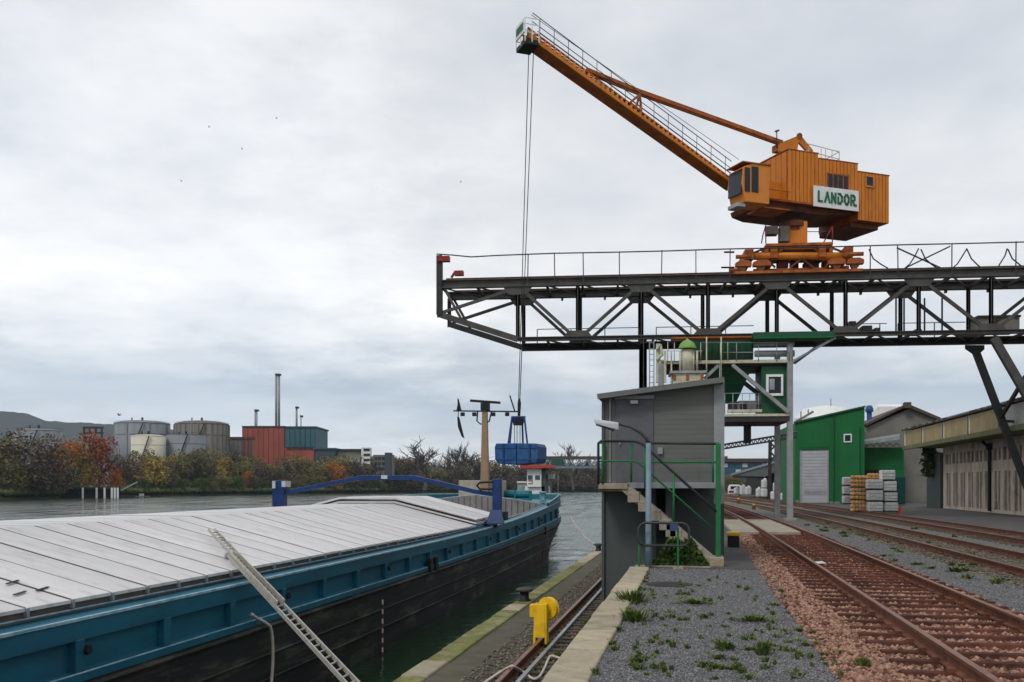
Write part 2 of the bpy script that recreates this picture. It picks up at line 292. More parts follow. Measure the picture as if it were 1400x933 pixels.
# a line of sight at column px of the photograph, met at camera depth D
CT, ST = math.cos(TH), math.sin(TH)
def c2w(X, D): return (X*CT-D*ST, X*ST+D*CT)
def W(px, py, D):
    X = (px-700)/F*D; x, y = c2w(X, D); return Vector((x, y, H-(py-HY)*D/F))
class Fr:   # a vertical plane standing in the place: origin column px0 at depth D0, running at angle a (degrees, + = away to the right)
    def __init__(s, px0, D0, a):
        s.X = (px0-700)/F*D0; s.D = D0; s.ca = math.cos(R(a)); s.sa = math.sin(R(a)); s.ang = TH+R(a)
    def s_of(s, px, off=0):
        Ox = s.X-s.sa*off; Oy = s.D+s.ca*off; k = (px-700)/F
        return (k*Oy-Ox)/(s.ca-k*s.sa)
    def depth(s, t, off=0): return s.D+s.ca*off+t*s.sa
    def P(s, t, off, z):
        X = s.X-s.sa*off+t*s.ca; D = s.depth(t, off); x, y = c2w(X, D); return Vector((x, y, z))
    def z_of(s, px, py, off=0): return H-(py-HY)*s.depth(s.s_of(px, off), off)/F
    def pt(s, px, py, off=0): return s.P(s.s_of(px, off), off, s.z_of(px, py, off))
    def box(s, mb, t0, t1, o0, o1, z0, z1):
        return mb.hexa([s.P(t0, o0, z0), s.P(t1, o0, z0), s.P(t1, o1, z0), s.P(t0, o1, z0), s.P(t0, o0, z1), s.P(t1, o0, z1), s.P(t1, o1, z1), s.P(t0, o1, z1)])
    def pbox(s, mb, px0, px1, py0, py1, o0, o1):   # box whose front face fills these columns and rows
        t0, t1 = s.s_of(px0, o0), s.s_of(px1, o0); xm = (px0+px1)/2
        return s.box(mb, t0, t1, o0, o1, s.z_of(xm, py1, o0), s.z_of(xm, py0, o0))
PERP = -math.degrees(TH)

# ============================================================ GROUND, QUAY, WATER
Q = -4.17; WX = -1.35; QZ = -1.0; WZ = -2.8
mb = MB(); mb.box(WX, 900, -20, 1200, -6, 0); struct(mb.build('yard_ground', 'asphalt'))
mb = MB(); mb.box(Q+.02, WX, -20, 700, -6, QZ-.002); struct(mb.build('lower_quay', 'quaydk'))
mb = MB(); mb.box(Q-.01, Q+.03, -20, 700, -6, QZ-.03); struct(mb.build('quay_wall', 'quaywall'))
# river surface
mb = MB(); mb.add([(-2500, -300, WZ), (-4.1, -300, WZ), (-4.1, 700, WZ), (1500, 700, WZ), (1500, 3000, WZ), (-2500, 3000, WZ)], [(0, 1, 2, 3, 4, 5)])
struct(mb.build('river_water', 'water'))
# far bank
bank = [(-700, 180), (-200, 270), (0, 325), (100, 370), (200, 420), (300, 470), (400, 525), (500, 590), (600, 660), (700, 715), (800, 735), (1000, 745), (1300, 760)]
def bankD(px):
    for (a, da), (b, db) in zip(bank, bank[1:]):
        if a <= px <= b: return da+(db-da)*(px-a)/(b-a)
    return bank[-1][1]
mb = MB(); rows = []
xs = list(range(-700, 1301, 25))
for px in xs:
    D = bankD(px)+random.uniform(-4, 4)
    rows.append([W(px, 0, D*f_)[:2]+(z,) for f_, z in ((1, -4), (1.004, -2.4), (1.03, .6), (1.12, 1.2), (8, 1.2))])
vs = [v for r in rows for v in r]; fs = []
for i in range(len(xs)-1):
    for k in range(4): fs.append((i*5+k, i*5+5+k, i*5+6+k, i*5+k+1))
mb.add(vs, fs); struct(mb.build('far_bank', 'earth'))
# hill on the skyline
mb = MB(); prof = [(-400, 560), (-250, 548), (-120, 566), (-40, 570), (0, 563), (25, 564), (45, 568), (62, 576), (90, 577), (130, 579), (160, 581), (260, 590), (340, 600), (450, 616), (560, 632), (700, 650), (1000, 656)]
top = []; bot = []; back = []
for (a, ya), (b, yb) in zip(prof, prof[1:]):
    n = max(2, int((b-a)/6))
    for i in range(n):
        px = a+(b-a)*i/n; py = ya+(yb-ya)*i/n+random.uniform(-.8, .8)
        top.append(W(px, py, 3300)); v = W(px, 668, 2500); bot.append(v); back.append(W(px, py+6, 4300))
n = len(top); mb.add(bot+top+back, [(i, i+1, n+i+1, n+i) for i in range(n-1)]+[(n+i, n+i+1, 2*n+i+1, 2*n+i) for i in range(n-1)])
struct(mb.build('wooded_hill', 'hill', smooth=True))
# coping stones of the upper retaining wall: stones as pieces
up = thing('retaining_wall', 'low retaining wall of pale stones dividing the gravel yard from the lower quay', 'wall', (WX, 10, 0))
y = 3.0; first = None
while y < 21.4:
    ln = random.uniform(1.3, 1.7); e = min(y+ln, 21.4)
    mb = MB(); j = random.uniform(-.012, .012); mb.box(WX-.02+j, WX+.40+j, y+.008, e-.008, -.25, .05+random.uniform(-.008, .012))
    mb.build('stone', 'coping', up, bevel=.02); y = e
mb = MB(); mb.box(WX, WX+.36, -5, 21.4, QZ-.1, -.12); mb.build('wall_face', 'quaywall', up)
# mossy edge stones of the lower quay
ed = thing('quay_edge', 'mossy stone edge of the lower quay above the water', 'quay edge', (Q, 10, QZ))
y = 4.0
while y < 110:
    ln = random.uniform(1.0, 1.5); mb = MB(); j = random.uniform(-.02, .02); dz = random.uniform(-.012, .015)
    mb.box(Q-.05+j, Q+.36+j*.5, y+.008, y+ln-.008, QZ-.35, QZ+.035+dz)
    mb.build('stone', 'moss' if random.random() < .78 and y < 36 else 'coping', ed, bevel=.03); y += ln
mb = MB(); mb.box(Q-.03, Q+.33, 110, 600, QZ-.35, QZ+.03); mb.build('far_edge', 'coping', ed)

def bend(y): 
    d = max(0, y-32); return -.00042*d*d if d < 60 else -.00042*3600-.0504*(d-60)
def strip(name, x0, x1, y0, y1, z, m, wob=.0, n=None, kind='structure', bd=True):
    n = n or int((y1-y0)/1.0); mb = MB(); vs = []
    for i in range(n+1):
        y = y0+(y1-y0)*i/n; b = bend(y) if bd else 0
        vs += [(x0+b+random.uniform(-wob, wob), y, z), (x1+b+random.uniform(-wob, wob), y, z)]
    mb.add(vs, [(2*i, 2*i+1, 2*i+3, 2*i+2) for i in range(n)]); return tag(mb.build(name, m), kind=kind)
strip('gravel_path', WX+.38, 1.62, 2, 21.5, .004, 'gravel', .03, 60, bd=False)
strip('ballast_bed', 1.42, 4.5, 2, 200, .010, 'ballast', .06)
strip('gravel_path', 4.4, 5.75, 4, 130, .008, 'gravel', .06)
strip('ballast_bed', 5.6, 8.6, 6, 200, .012, 'ballast_y', .08)
strip('gravel_path', 8.5, 9.3, 6, 200, .008, 'gravel', .06)
strip('ballast_bed', 9.2, 11.9, 8, 200, .012, 'ballast_y', .08)
strip('ballast_bed', -3.25, WX-.02, 4, 120, QZ+.004, 'ballast_dk', .03, bd=False)
mb = MB(); mb.box(.34, 1.75, 21.6, 29, -.1, .02); struct(mb.build('concrete_pad', 'asphalt'))

# --- scattered stones (geometry, one mesh each)
def scatter(name, m, n, fx, r0, r1, z, label, cat, flat=.7):
    base = np.array([[1, 0, 0], [0, 1, 0], [-1, 0, 0], [0, -1, 0], [0, 0, 1.], [0, 0, -1.]]); F8 = np.array([[0, 1, 4], [1, 2, 4], [2, 3, 4], [3, 0, 4], [1, 0, 5], [2, 1, 5], [3, 2, 5], [0, 3, 5]])
    P = fx(n); n = len(P); rad = rng.uniform(r0, r1, n)
    V = base[None]*rng.uniform(.6, 1.3, (n, 6, 1))*rad[:, None, None]; V[:, :, 2] *= flat
    a = rng.uniform(0, 6.28, n); c, s_ = np.cos(a), np.sin(a); t = rng.uniform(-.6, .6, n); ctt, stt = np.cos(t), np.sin(t)
    x = V[:, :, 0]*c[:, None]-V[:, :, 1]*s_[:, None]; yv = V[:, :, 0]*s_[:, None]+V[:, :, 1]*c[:, None]; zv = V[:, :, 2]
    y2 = yv*ctt[:, None]-zv*stt[:, None]; z2 = yv*stt[:, None]+zv*ctt[:, None]
    V = np.stack([x+P[:, 0][:, None], y2+P[:, 1][:, None], z2+z+rad[:, None]*.25], 2).reshape(-1, 3)
    Fc = (F8[None]+6*np.arange(n)[:, None, None]).reshape(-1, 3)
    me = bpy.data.meshes.new(name); me.vertices.add(len(V)); me.vertices.foreach_set('co', V.ravel()); me.loops.add(Fc.size); me.loops.foreach_set('vertex_index', Fc.ravel().astype(np.int32))
    me.polygons.add(len(Fc)); me.polygons.foreach_set('loop_start', np.arange(0, Fc.size, 3, dtype=np.int32)); me.polygons.foreach_set('loop_total', np.full(len(Fc), 3, dtype=np.int32))
    me.update(calc_edges=True); me.materials.append(M[m]); o = bpy.data.objects.new(name, me); COL.objects.link(o); return tag(o, label, cat, kind='stuff')
def area(x0, x1, y0, y1, p=1.6, bd=True):
    def f(n):
        u = rng.random(n)**p; y = y0+(y1-y0)*u; x = rng.uniform(x0, x1, n)
        if bd: x = x+np.array([bend(v) for v in y])
        return np.stack([x, y], 1)
    return f
def tied(f, y0, pitch, xa, xb):
    def g(n):
        P = f(n); d = np.abs((P[:, 1]-y0+pitch/2) % pitch-pitch/2); keep = ~((d < .10) & (P[:, 0] > xa) & (P[:, 0] < xb)); return P[keep | (rng.random(len(P)) < .10)]
    return g
scatter('ballast_stones', 'stone_red', 34000, tied(area(1.45, 4.45, 9, 48, 1.5), 6.2, .6, 2.25, 4.2), .022, .05, .008, 'reddish crushed ballast stones around the nearest rail track', 'ballast')
scatter('ballast_stones', 'stone_red', 5000, area(1.3, 2.0, 9, 30, 1.5), .015, .04, .006, 'reddish stones spilling from the nearest track onto grey gravel', 'ballast')
scatter('gravel_stones', 'stone_grey', 60000, area(WX+.38, 1.65, 7.5, 21.6, 1.5, False), .006, .015, .003, 'small grey crushed gravel covering the yard in the foreground', 'gravel')
scatter('gravel_stones', 'stone_grey', 12000, area(4.35, 5.8, 12, 40, 1.5), .008, .02, .006, 'grey gravel strip between the first and second track', 'gravel')
scatter('ballast_stones', 'stone_dark', 12000, area(5.65, 8.6, 15, 50, 1.5), .02, .045, .01, 'mossy brown ballast around the second track', 'ballast')
scatter('ballast_stones', 'stone_dark', 9000, area(-3.3, WX-.05, 9, 36, 1.4, False), .015, .04, QZ+.003, 'dark ballast stones around the crane rail on the lower quay', 'ballast')

# ============================================================ TRACKS
def rail_mb(x0, z0, y0, y1, n, h=.15, bd=True):
    prof = [(-.07, 0), (.07, 0), (.07, .018), (.012, .03), (.012, h-.04), (.036, h-.028), (.036, h), (-.036, h), (-.036, h-.028), (-.012, h-.04), (-.012, .03), (-.07, .018)]
    mb = MB(); k = len(prof); vs = []
    for i in range(n+1):
        y = y0+(y1-y0)*i/n; b = bend(y) if bd else 0
        vs += [(x0+b+a, y, z0+c) for a, c in prof]
    fs = [(i*k+j, i*k+(j+1) % k, (i+1)*k+(j+1) % k, (i+1)*k+j) for i in range(n) for j in range(k)]
    return mb.add(vs, fs)
def track(x0, x1, y0, label, sl, pitch, y_end, ms, zt=.012):
    t = thing('railway_track', label, 'railway track', ((x0+x1)/2, y0, 0))
    for x in (x0, x1):
        r = rail_mb(x, zt+.02, y0, 190, 90).build('rail', 'rail', t)
        hd = MB(); vs = []; n = 90
        for i in range(n+1):
            y = y0+(190-y0)*i/n; vs += [(x+bend(y)-.034, y, zt+.173), (x+bend(y)+.034, y, zt+.173)]
        hd.add(vs, [(2*i, 2*i+1, 2*i+3, 2*i+2) for i in range(n)]); hd.build('running_surface', 'rail_top', r)
    y = y0+.2; me = None; cnt = 0
    while y < y_end:
        xc = (x0+x1)/2+bend(y)
        if not (36.5 < y < 50 and x0 < 3):
            if me is None:
                mb = MB(); mb.hexa([(-sl/2, -.12, -.05), (sl/2, -.12, -.05), (sl/2, .12, -.05), (-sl/2, .12, -.05), (-sl/2, -.065, .035), (sl/2, -.065, .035), (sl/2, .065, .035), (-sl/2, .065, .035)])
                o = mb.build('sleeper', ms); me = o.data; o.parent = t
            else: o = bpy.data.objects.new('sleeper', me); COL.objects.link(o); o.parent = t
            o.location = Vector((xc+random.uniform(-.03, .03), y, zt+random.uniform(-.012, .004)))-Vector(t.location); o.rotation_euler = (0, 0, random.uniform(-.012, .012))
        y += pitch
    # clips at the rail feet, near only
    mb = MB(); y = y0+.2
    while y < min(y_end, 40):
        for x in (x0, x1):
            for s in (-1, 1): mb.box(x+s*.09-.035, x+s*.09+.035, y-.04, y+.04, zt+.02, zt+.07)
        y += pitch
    tag(mb.build('rail_clips', 'rail', t), kind='stuff')
    return t
track(2.44, 3.88, 6, 'nearest railway track with rusty rails on reddish ballast', 2.5, .6, 95, 'sleeper', .03)
track(6.3, 7.74, 8, 'second railway track running through weeds and mossy ballast', 2.5, .62, 80, 'sleeper_w')
track(9.75, 11.19, 10, 'third railway track beside the asphalt in front of the pallets', 2.5, .62, 80, 'sleeper_w')
# concrete crossing slabs between rails of the near track
cs = thing('crossing_slabs', 'pale concrete crossing slabs laid between the rails of the nearest track', 'crossing', (3.1, 43, 0))
for i in range(6):
    y = 36.8+i*2.2; mb = MB(); b = bend(y+1)
    mb.box(2.56+b, 3.76+b, y, y+2.15, -.02, .13+random.uniform(-.008, .008)); mb.build('slab', 'concrete', cs, bevel=.02)
    mb = MB(); mb.box(1.35+b, 2.32+b, y, y+2.15, -.02, .12); mb.build('slab', 'concrete', cs, bevel=.02)
# crane rail on the lower quay
ct = thing('crane_rail_track', 'single rusty crane rail with short sleepers on the lower quay', 'crane rail', (-2.86, 10, QZ))
rl = rail_mb(-2.60, QZ+.02, 4, 120, 20, bd=False).build('rail', 'rail', ct)
mb = MB(); mb.box(-2.633, -2.567, 4, 120, QZ+.171, QZ+.175); mb.build('running_surface', 'rail_top', rl)
mb = MB(); mb.box(-2.44, -2.38, 4, 120, QZ, QZ+.09); mb.build('cable_channel', 'galv', ct)
y = 6.0; me = None
while y < 40:
    if me is None:
        mb = MB(); mb.box(-.62, .62, -.09, .09, -.05, .045); o = mb.build('sleeper', 'sleeper_w'); me = o.data; o.parent = ct
    else: o = bpy.data.objects.new('sleeper', me); COL.objects.link(o); o.parent = ct
    o.location = Vector((-1.98+random.uniform(-.05, .02), y, QZ+random.uniform(-.01, .01)))-Vector(ct.location); o.rotation_euler = (0, 0, random.uniform(-.03, .03)); y += .42

# ============================================================ BARGE
HX = -8.53; HC = -13.66; HB = HC-HX   # centre and half beam (negative)
hb = abs(HB)
def sh(y): return .0008*max(0, min(y, 63)-30)**2
def plan(inset):   # right side from aft to bow tip and back along the left side
    pts = []; b = hb-inset
    for y in [-2, 5, 10, 15, 20, 25, 30, 34, 38, 42, 46, 50, 54, 58, 61]: pts.append((b, y))
    tip = 73-inset
    for i in range(1, 15):
        t = math.pi/2*i/15; pts.append((b*math.cos(t)**.62, 61+(tip-61)*math.sin(t)**1.1))
    r = [(HC+a, y) for a, y in pts]; l = [(HC-a, y) for a, y in pts][::-1]
    return r+[(HC, tip)]+l
def loft(mb, rows):
    n = len(rows[0]); o = len(mb.v)
    for r in rows: mb.v += [tuple(p) for p in r]
    for i in range(len(rows)-1):
        for k in range(n-1): mb.f.append((o+i*n+k, o+i*n+k+1, o+(i+1)*n+k+1, o+(i+1)*n+k))
    return mb
def ring(inset, zf): return [(x, y, zf(y)) for x, y in plan(inset)]
barge = thing('cargo_barge', 'long blue and black cargo barge with pale hatch covers moored along the quay', 'barge', (HC, 30, WZ))
def belowbow(inset_bow):
    out = []
    for x, y in plan(0):
        k = max(0, (y-58)/14); k = min(1, k); out.append((x+(HC-x)*inset_bow*k, y-inset_bow*6*k))
    return out
zb = lambda y: -.98+.4*sh(y)
lo = [(x, y, -3.3) for x, y in belowbow(.55)]; wl = [(x, y, -2.3) for x, y in belowbow(.38)]; md_ = [(x, y, -1.7) for x, y in belowbow(.2)]
mb = loft(MB(), [lo, wl, md_, ring(0, zb)]); mb.build('lower_hull', 'hull_black', barge)
mb = MB()   # rubbing strakes
for z_, rr in ((-1.05, .05), (-1.62, .03), (-2.12, .03)):
    mb.tube([(x+ (0.03 if x > HC else -.03), y, z_+.4*sh(y)) for x, y in plan(0) if y < 62 and x > HC], rr, 6)
mb.build('rubbing_strake', 'hull_black', barge)
lip = lambda y: -.85+.7*sh(y); rt = lambda y: -.39+.9*sh(y); wh = lambda y: -.066+sh(y)
mb = loft(MB(), [ring(0, zb), ring(-.02, lambda y: zb(y)+.01), ring(-.02, lambda y: lip(y)-.01), ring(0, lip), ring(.13, lambda y: lip(y)+.03), ring(.13, rt), ring(0, lambda y: rt(y)+.005), ring(0, lambda y: wh(y)-.04)])
mb.build('hull_side', 'hull_blue', barge)
mb = loft(MB(), [ring(0, lambda y: wh(y)-.04), ring(-.03, lambda y: wh(y)-.04), ring(-.03, wh), ring(.04, wh)]); mb.build('deck_edge', 'hull_edge', barge)
mb = loft(MB(), [ring(-.012, lambda y: lip(y)-.02), ring(-.024, lip), ring(.0, lambda y: lip(y)+.012)]); mb.build('panel_lip', 'hull_edge', barge)
mb = loft(MB(), [ring(.04, lambda y: wh(y)-.005), ring(.46, lambda y: wh(y)-.005)]); mb.build('side_deck', 'hull_blue', barge)
y = 3.2; k = 0
while y < 64:
    x = HX
    mb = MB(); mb.hexa([(x-.14, y-.1, lip(y)), (x+.005, y-.1, lip(y)), (x+.005, y+.1, lip(y)), (x-.14, y+.1, lip(y)), (x-.14, y-.1, rt(y)+.02), (x+.005, y-.1, rt(y)+.02), (x+.005, y+.1, rt(y)+.02), (x-.14, y+.1, rt(y)+.02)])
    mb.build('hull_rib', 'hull_blue', barge, bevel=.015)
    if k % 3 == 1:
        mb = MB(); mb.tube([(x+.0, y+.13, (lip(y)+rt(y))/2+.08), (x+.06, y+.13, (lip(y)+rt(y))/2+.08)], .07, 10); mb.build('bollard_eye', 'black', barge)
    y += 2.35; k += 1
# fenders / dark scupper boxes
for y in (31.2, 31.9, 56.5):
    mb = MB(); mb.box(HX-.02, HX+.10, y-.16, y+.16, -1.02, -.58); mb.build('fender', 'black', barge, bevel=.02)
# coaming along both sides and fore
CXR, CXL = -8.97, -18.35
def ztop(y): return .10+.55*sh(y)
mb = MB(); vs = []; ys = [-2, 10, 20, 30, 36, 40, 44, 48, 52, 56, 60, 61.5]
for X in (CXR, CXL):
    rows_ = [[(X, y, wh(y)-.3) for y in ys], [(X, y, ztop(y)+.0) for y in ys], [(X-.10 if X == CXR else X+.1, y, ztop(y)) for y in ys], [(X-.10 if X == CXR else X+.1, y, -2.6) for y in ys]]
    loft(mb, rows_)
mb.build('coaming', 'hull_blue', barge)
mb = MB()
for X in (CXR,):
    mb.tube([(X+.02, y, wh(y)+.05) for y in ys], .018, 6); mb.tube([(X+.03, y, ztop(y)) for y in ys], .02, 6)
mb.build('coaming_pipe', 'hull_edge', barge)
# hatch covers
PL, PR = -14.9, -12.45; ZE, ZP = .14, 1.03
def cover(y, dz=0, w=.965):
    prof = [(CXR+.05, ZE-.04), (CXR+.05, ZE+.02), (PR, ZP), (PL, ZP), (CXL-.05, ZE+.02), (CXL-.05, ZE-.04), (PL, ZP-.10), (PR, ZP-.10)]
    return prof
def cover_obj(y, dz, w=.935, m='hatch'):
    mb = MB(); z = dz; e = .06
    T = [(CXR+.06, ZE), (PR, ZP), (PL, ZP), (CXL-.06, ZE)]
    vs = []
    for (yy, dd) in ((y, -.012), (y+.015, 0), (y+w-.015, 0), (y+w, -.012)):
        vs += [(a, yy, b+z+dd) for a, b in T]
    bt = [(CXR+.06, ZE-.05), (PR, ZP-.08), (PL, ZP-.08), (CXL-.06, ZE-.05)]
    for yy in (y, y+w): vs += [(a, yy, b+z) for a, b in bt]
    fs = []
    for r in range(3):
        for k in range(3): fs.append((r*4+k, r*4+k+1, r*4+5+k, r*4+4+k))
    for k in range(3): fs.append((16+k, 17+k, k+1, k)); fs.append((12+k, 13+k, 21+k, 20+k)); fs.append((17+k, 16+k, 20+k, 21+k))
    fs.append((0, 4, 8, 12, 20, 16)); fs.append((3, 19, 23, 15, 11, 7))
    mb.add(vs, fs); return mb
y = 4.0; proto = None; ci = 0
while y < 39.5:
    if proto is None:
        o = cover_obj(0, 0).build('hatch_cover', 'hatch', barge); proto = o.data
        for v in proto.vertices: v.co += Vector(BASE[barge.name])
        cl = MB(); cl.box(CXR+.03, CXR+.09, -.06, -.01, ZE-.12, ZE-.0)
        lt = cl.build('hatch_latch', 'galv', barge); lat = lt.data
        for v in lat.vertices: v.co += Vector(BASE[barge.name])
        lt.parent = o
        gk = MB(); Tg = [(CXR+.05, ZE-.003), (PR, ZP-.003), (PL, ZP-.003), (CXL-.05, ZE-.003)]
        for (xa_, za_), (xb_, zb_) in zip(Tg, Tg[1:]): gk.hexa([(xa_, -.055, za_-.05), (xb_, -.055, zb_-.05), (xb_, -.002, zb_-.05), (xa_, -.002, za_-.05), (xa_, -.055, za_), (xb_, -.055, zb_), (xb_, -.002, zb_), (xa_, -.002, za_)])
        gko = gk.build('joint_shade', 'hatch_gap', barge); gkm = gko.data  # dark strip across each cover's front edge, painting the shade in the joint
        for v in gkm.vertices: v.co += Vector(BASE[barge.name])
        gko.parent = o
    else:
        o = bpy.data.objects.new('hatch_cover', proto); COL.objects.link(o); o.parent = barge
        lt = bpy.data.objects.new('hatch_latch', lat); COL.objects.link(lt); lt.parent = o
        gko = bpy.data.objects.new('joint_shade', gkm); COL.objects.link(gko); gko.parent = o
    o.location = Vector((0, y, random.uniform(-.004, .006)))-Vector(BASE[barge.name]); y += 1.0; ci += 1
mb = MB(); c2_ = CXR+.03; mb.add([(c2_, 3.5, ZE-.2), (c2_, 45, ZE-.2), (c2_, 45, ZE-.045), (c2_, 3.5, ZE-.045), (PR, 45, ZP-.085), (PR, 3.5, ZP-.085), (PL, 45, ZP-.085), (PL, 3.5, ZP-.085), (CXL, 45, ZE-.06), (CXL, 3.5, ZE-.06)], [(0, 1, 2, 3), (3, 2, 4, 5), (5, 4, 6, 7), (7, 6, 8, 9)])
mb.build('hatch_seal_joint_shade', 'hatch_gap', barge)
for i, (y, dz) in enumerate(((40.0, .10), (40.1, .27), (41.1, .10), (41.15, .28), (42.2, .10), (42.2, .28), (43.3, .10), (43.3, .28), (44.3, .10), (44.3, .28))):
    o = cover_obj(y, dz).build('hatch_cover', 'hatch', barge)
    if i == 0: o['label'] = 'stacked hatch cover under the travelling gantry'
# chequered grip marks on the nearest cover
for px, py in ((17, 797), (27, 812), (58, 806)):
    a_ = W(px-8, py+2.5, 13.3); b_ = W(px+8, py-2.5, 13.6); fz_ = lambda x: ZE+(ZP-ZE)*(x-(CXR+.06))/(PR-CXR-.06)
    D0 = None
    for a0 in (px-8, px+8):
        for D_ in np.arange(8, 20, .02):
            p = W(a0, py+(2.5 if a0 < px else -2.5), D_)
            if p.z < fz_(p.x)+.012: break
        if D0 is None: D0 = p
    mb = MB(); mb.beam(D0+Vector((0, 0, .012)), p+Vector((0, 0, .012)), .04, .012); mb.build('grip_mark', 'black', barge)
# hold, floor and the ribbed fore coaming
mb = MB(); mb.box(CXL+.1, CXR-.1, 45, 61.4, -2.6, -2.5); mb.build('hold_floor', 'sandfloor', barge)
FY = 61.0
def ft(x): return .42+.75*max(0, 1-abs(x-HC)/4.5)**.55*1.0+.0
mb = MB(); xsn = [CXR-.1+(CXL-CXR+.2)*i/24 for i in range(25)]
loft(mb, [[(x, FY, -2.5) for x in xsn], [(x, FY, ft(x)) for x in xsn], [(x, FY+.12, ft(x)) for x in xsn]]); mb.build('fore_bulkhead', 'coam', barge)
for i in range(1, 24):
    x = xsn[i]; mb = MB(); mb.box(x-.035, x+.035, FY-.08, FY-.002, -2.4, ft(x)-.03); mb.build('bulkhead_rib', 'coam', barge)
mb = MB(); mb.tube([(x, FY+.02, ft(x)+.03) for x in xsn], .04, 6); mb.build('bulkhead_rim', 'hull_edge', barge)
# fore deck and bulwark
dk = [p for p in plan(.1) if p[1] >= 61]; mb = MB(); mb.add([(x, y, wh(y)-.02) for x, y in dk], [tuple(range(len(dk)))]); mb.build('fore_deck', 'hull_teal', barge)
bw = [(x, y) for x, y in plan(.02) if y >= 56]; bi = [(x, y) for x, y in plan(.10) if y >= 56]
m_ = min(len(bw), len(bi)); bw = bw[:m_]; bi = bi[:m_]
bz = lambda y: wh(y)+.12+.22*min(1, max(0, (y-56)/7))
mb = loft(MB(), [[(x, y, wh(y)-.02) for x, y in bw], [(x, y, bz(y)) for x, y in bw], [(x, y, bz(y)) for x, y in bi], [(x, y, wh(y)-.02) for x, y in bi]]); mb.build('bulwark', 'hull_teal', barge)
mb = MB(); mb.tube([(x, y, bz(y)+.03) for x, y in bw], .045, 6); mb.build('bulwark_rail', 'hull_edge', barge)
# anchors winches on the fore deck
for x, y in ((-11.2, 64.5), (-12.6, 66.8)):
    mb = MB(); z = wh(y); mb.box(x-.5, x+.5, y-.35, y+.35, z, z+.12); mb.tube([(x-.45, y, z+.42), (x+.45, y, z+.42)], .26, 12); mb.box(x-.55, x-.45, y-.3, y+.3, z, z+.65); mb.box(x+.45, x+.55, y-.3, y+.3, z, z+.65)
    mb.build('anchor_winch', 'hull_teal', barge)
for x, y in ((-9.6, 63.2), (-9.9, 64.2)):
    mb = MB(); z = wh(y); mb.lathe((x, y, z), [(.16, 0), (.13, .1), (.13, .5), (.2, .52), (.2, .6), (.02, .62)], 12); mb.build('deck_bollard', 'hull_edge', barge, smooth=True)
# deck box and mast
Dm = 67.0
mb = MB(); p0 = W(627, 673, Dm); p1 = W(686, 657, Dm); mb.box(p0.x, p1.x, p0.y, p0.y+2.2, .85, p1.z); mb.build('deck_locker', 'tanbox', barge, bevel=.04)
mp_ = W(663, 0, Dm-1.2); mx0, my0 = mp_.x, mp_.y
mast = MB(); zt_ = H+(HY-560)*(Dm-1.2)/F
mast.hexa([(mx0-.28, my0-.28, .9), (mx0+.28, my0-.28, .9), (mx0+.28, my0+.28, .9), (mx0-.28, my0+.28, .9), (mx0-.16, my0-.16, zt_), (mx0+.16, my0-.16, zt_), (mx0+.16, my0+.16, zt_), (mx0-.16, my0+.16, zt_)])
mo = mast.build('radar_mast', 'tan', barge)
fm = Fr(663, Dm-1.3, PERP)
mb = MB(); mb.beam(fm.pt(620, 562), fm.pt(708, 563), .09, .09); mb.build('crossbar', 'black', mo)
mb = MB(); mb.beam(fm.pt(643, 548), fm.pt(684, 551), .16, .16); fm.pbox(mb, 657, 668, 551, 561, -.2, .3); mb.build('radar_scanner', 'black', mo)
mb = MB()
for a in (632, 648, 674, 693): fm.pbox(mb, a-2.5, a+2.5, 564, 569, -.12, .12)
mb.build('deck_lamp', 'black', mo)
mb = MB(); mb.tube([fm.pt(653, 563), fm.pt(652, 576), fm.pt(657, 580), fm.pt(663, 580), fm.pt(669, 576), fm.pt(672, 563)], .05, 6); mb.build('mast_bracket', 'black', mo)
mb = MB(); a = fm.pt(627, 545); b = fm.pt(631, 562); c = fm.pt(624, 562); mb.prism([a, b, c], (0, .04, 0)); mb.tube([fm.pt(626, 545), fm.pt(627, 575)], .03, 5)
mb.prism([fm.pt(625, 570), fm.pt(628, 571), fm.pt(632, 588), fm.pt(635, 600), fm.pt(631, 597), fm.pt(626, 584)], (0, .04, 0)); mb.build('signal_flag', 'black', mo)
mb = MB(); mb.tube([fm.pt(697, 541), fm.pt(704, 563)], .05, 6); mb.build('whip_aerial', 'black', mo)
# travelling hatch gantry, blue
fg = Fr(680, 42.75, PERP)
hg = thing('hatch_gantry', 'blue travelling hatch gantry arching over the barge cargo hold', 'gantry', fg.pt(680, 715))
def barpoly(fr, pts, w, h, mat_, nm, par, off=0):
    mb = MB()
    for a, b in zip(pts, pts[1:]): mb.beam(fr.pt(a[0], a[1], off), fr.pt(b[0], b[1], off), w, h)
    return mb.build(nm, mat_, par, bevel=.012)
mb = MB(); fg.pbox(mb, 673, 684, 655, 700, -.2, .2); mb.build('post', 'gblue', hg, bevel=.02)
mb = MB(); mb.hexa([fg.pt(664, 717, -.5), fg.pt(690, 717, -.5), fg.pt(690, 717, .5), fg.pt(664, 717, .5), fg.pt(671, 697, -.3), fg.pt(686, 697, -.3), fg.pt(686, 697, .3), fg.pt(671, 697, .3)]); mb.build('wheel_housing', 'gblue', hg, bevel=.03)
for o_ in (-.35, .35):
    mb = MB(); c = fg.pt(677, 717, o_); mb.tube([c+Vector((-.08, 0, 0)), c+Vector((.08, 0, 0))], .14, 14); mb.build('wheel', 'black', hg)
mb = MB(); fg.pbox(mb, 372, 388, 657, 700, -.2, .2); mb.build('post', 'gblue', hg, bevel=.02)
mb = MB(); fg.pbox(mb, 372, 376, 658, 668, -.3, .3); fg.pbox(mb, 385, 390, 658, 666, -.3, .3); mb.build('winch_cover', 'lamphead', hg)
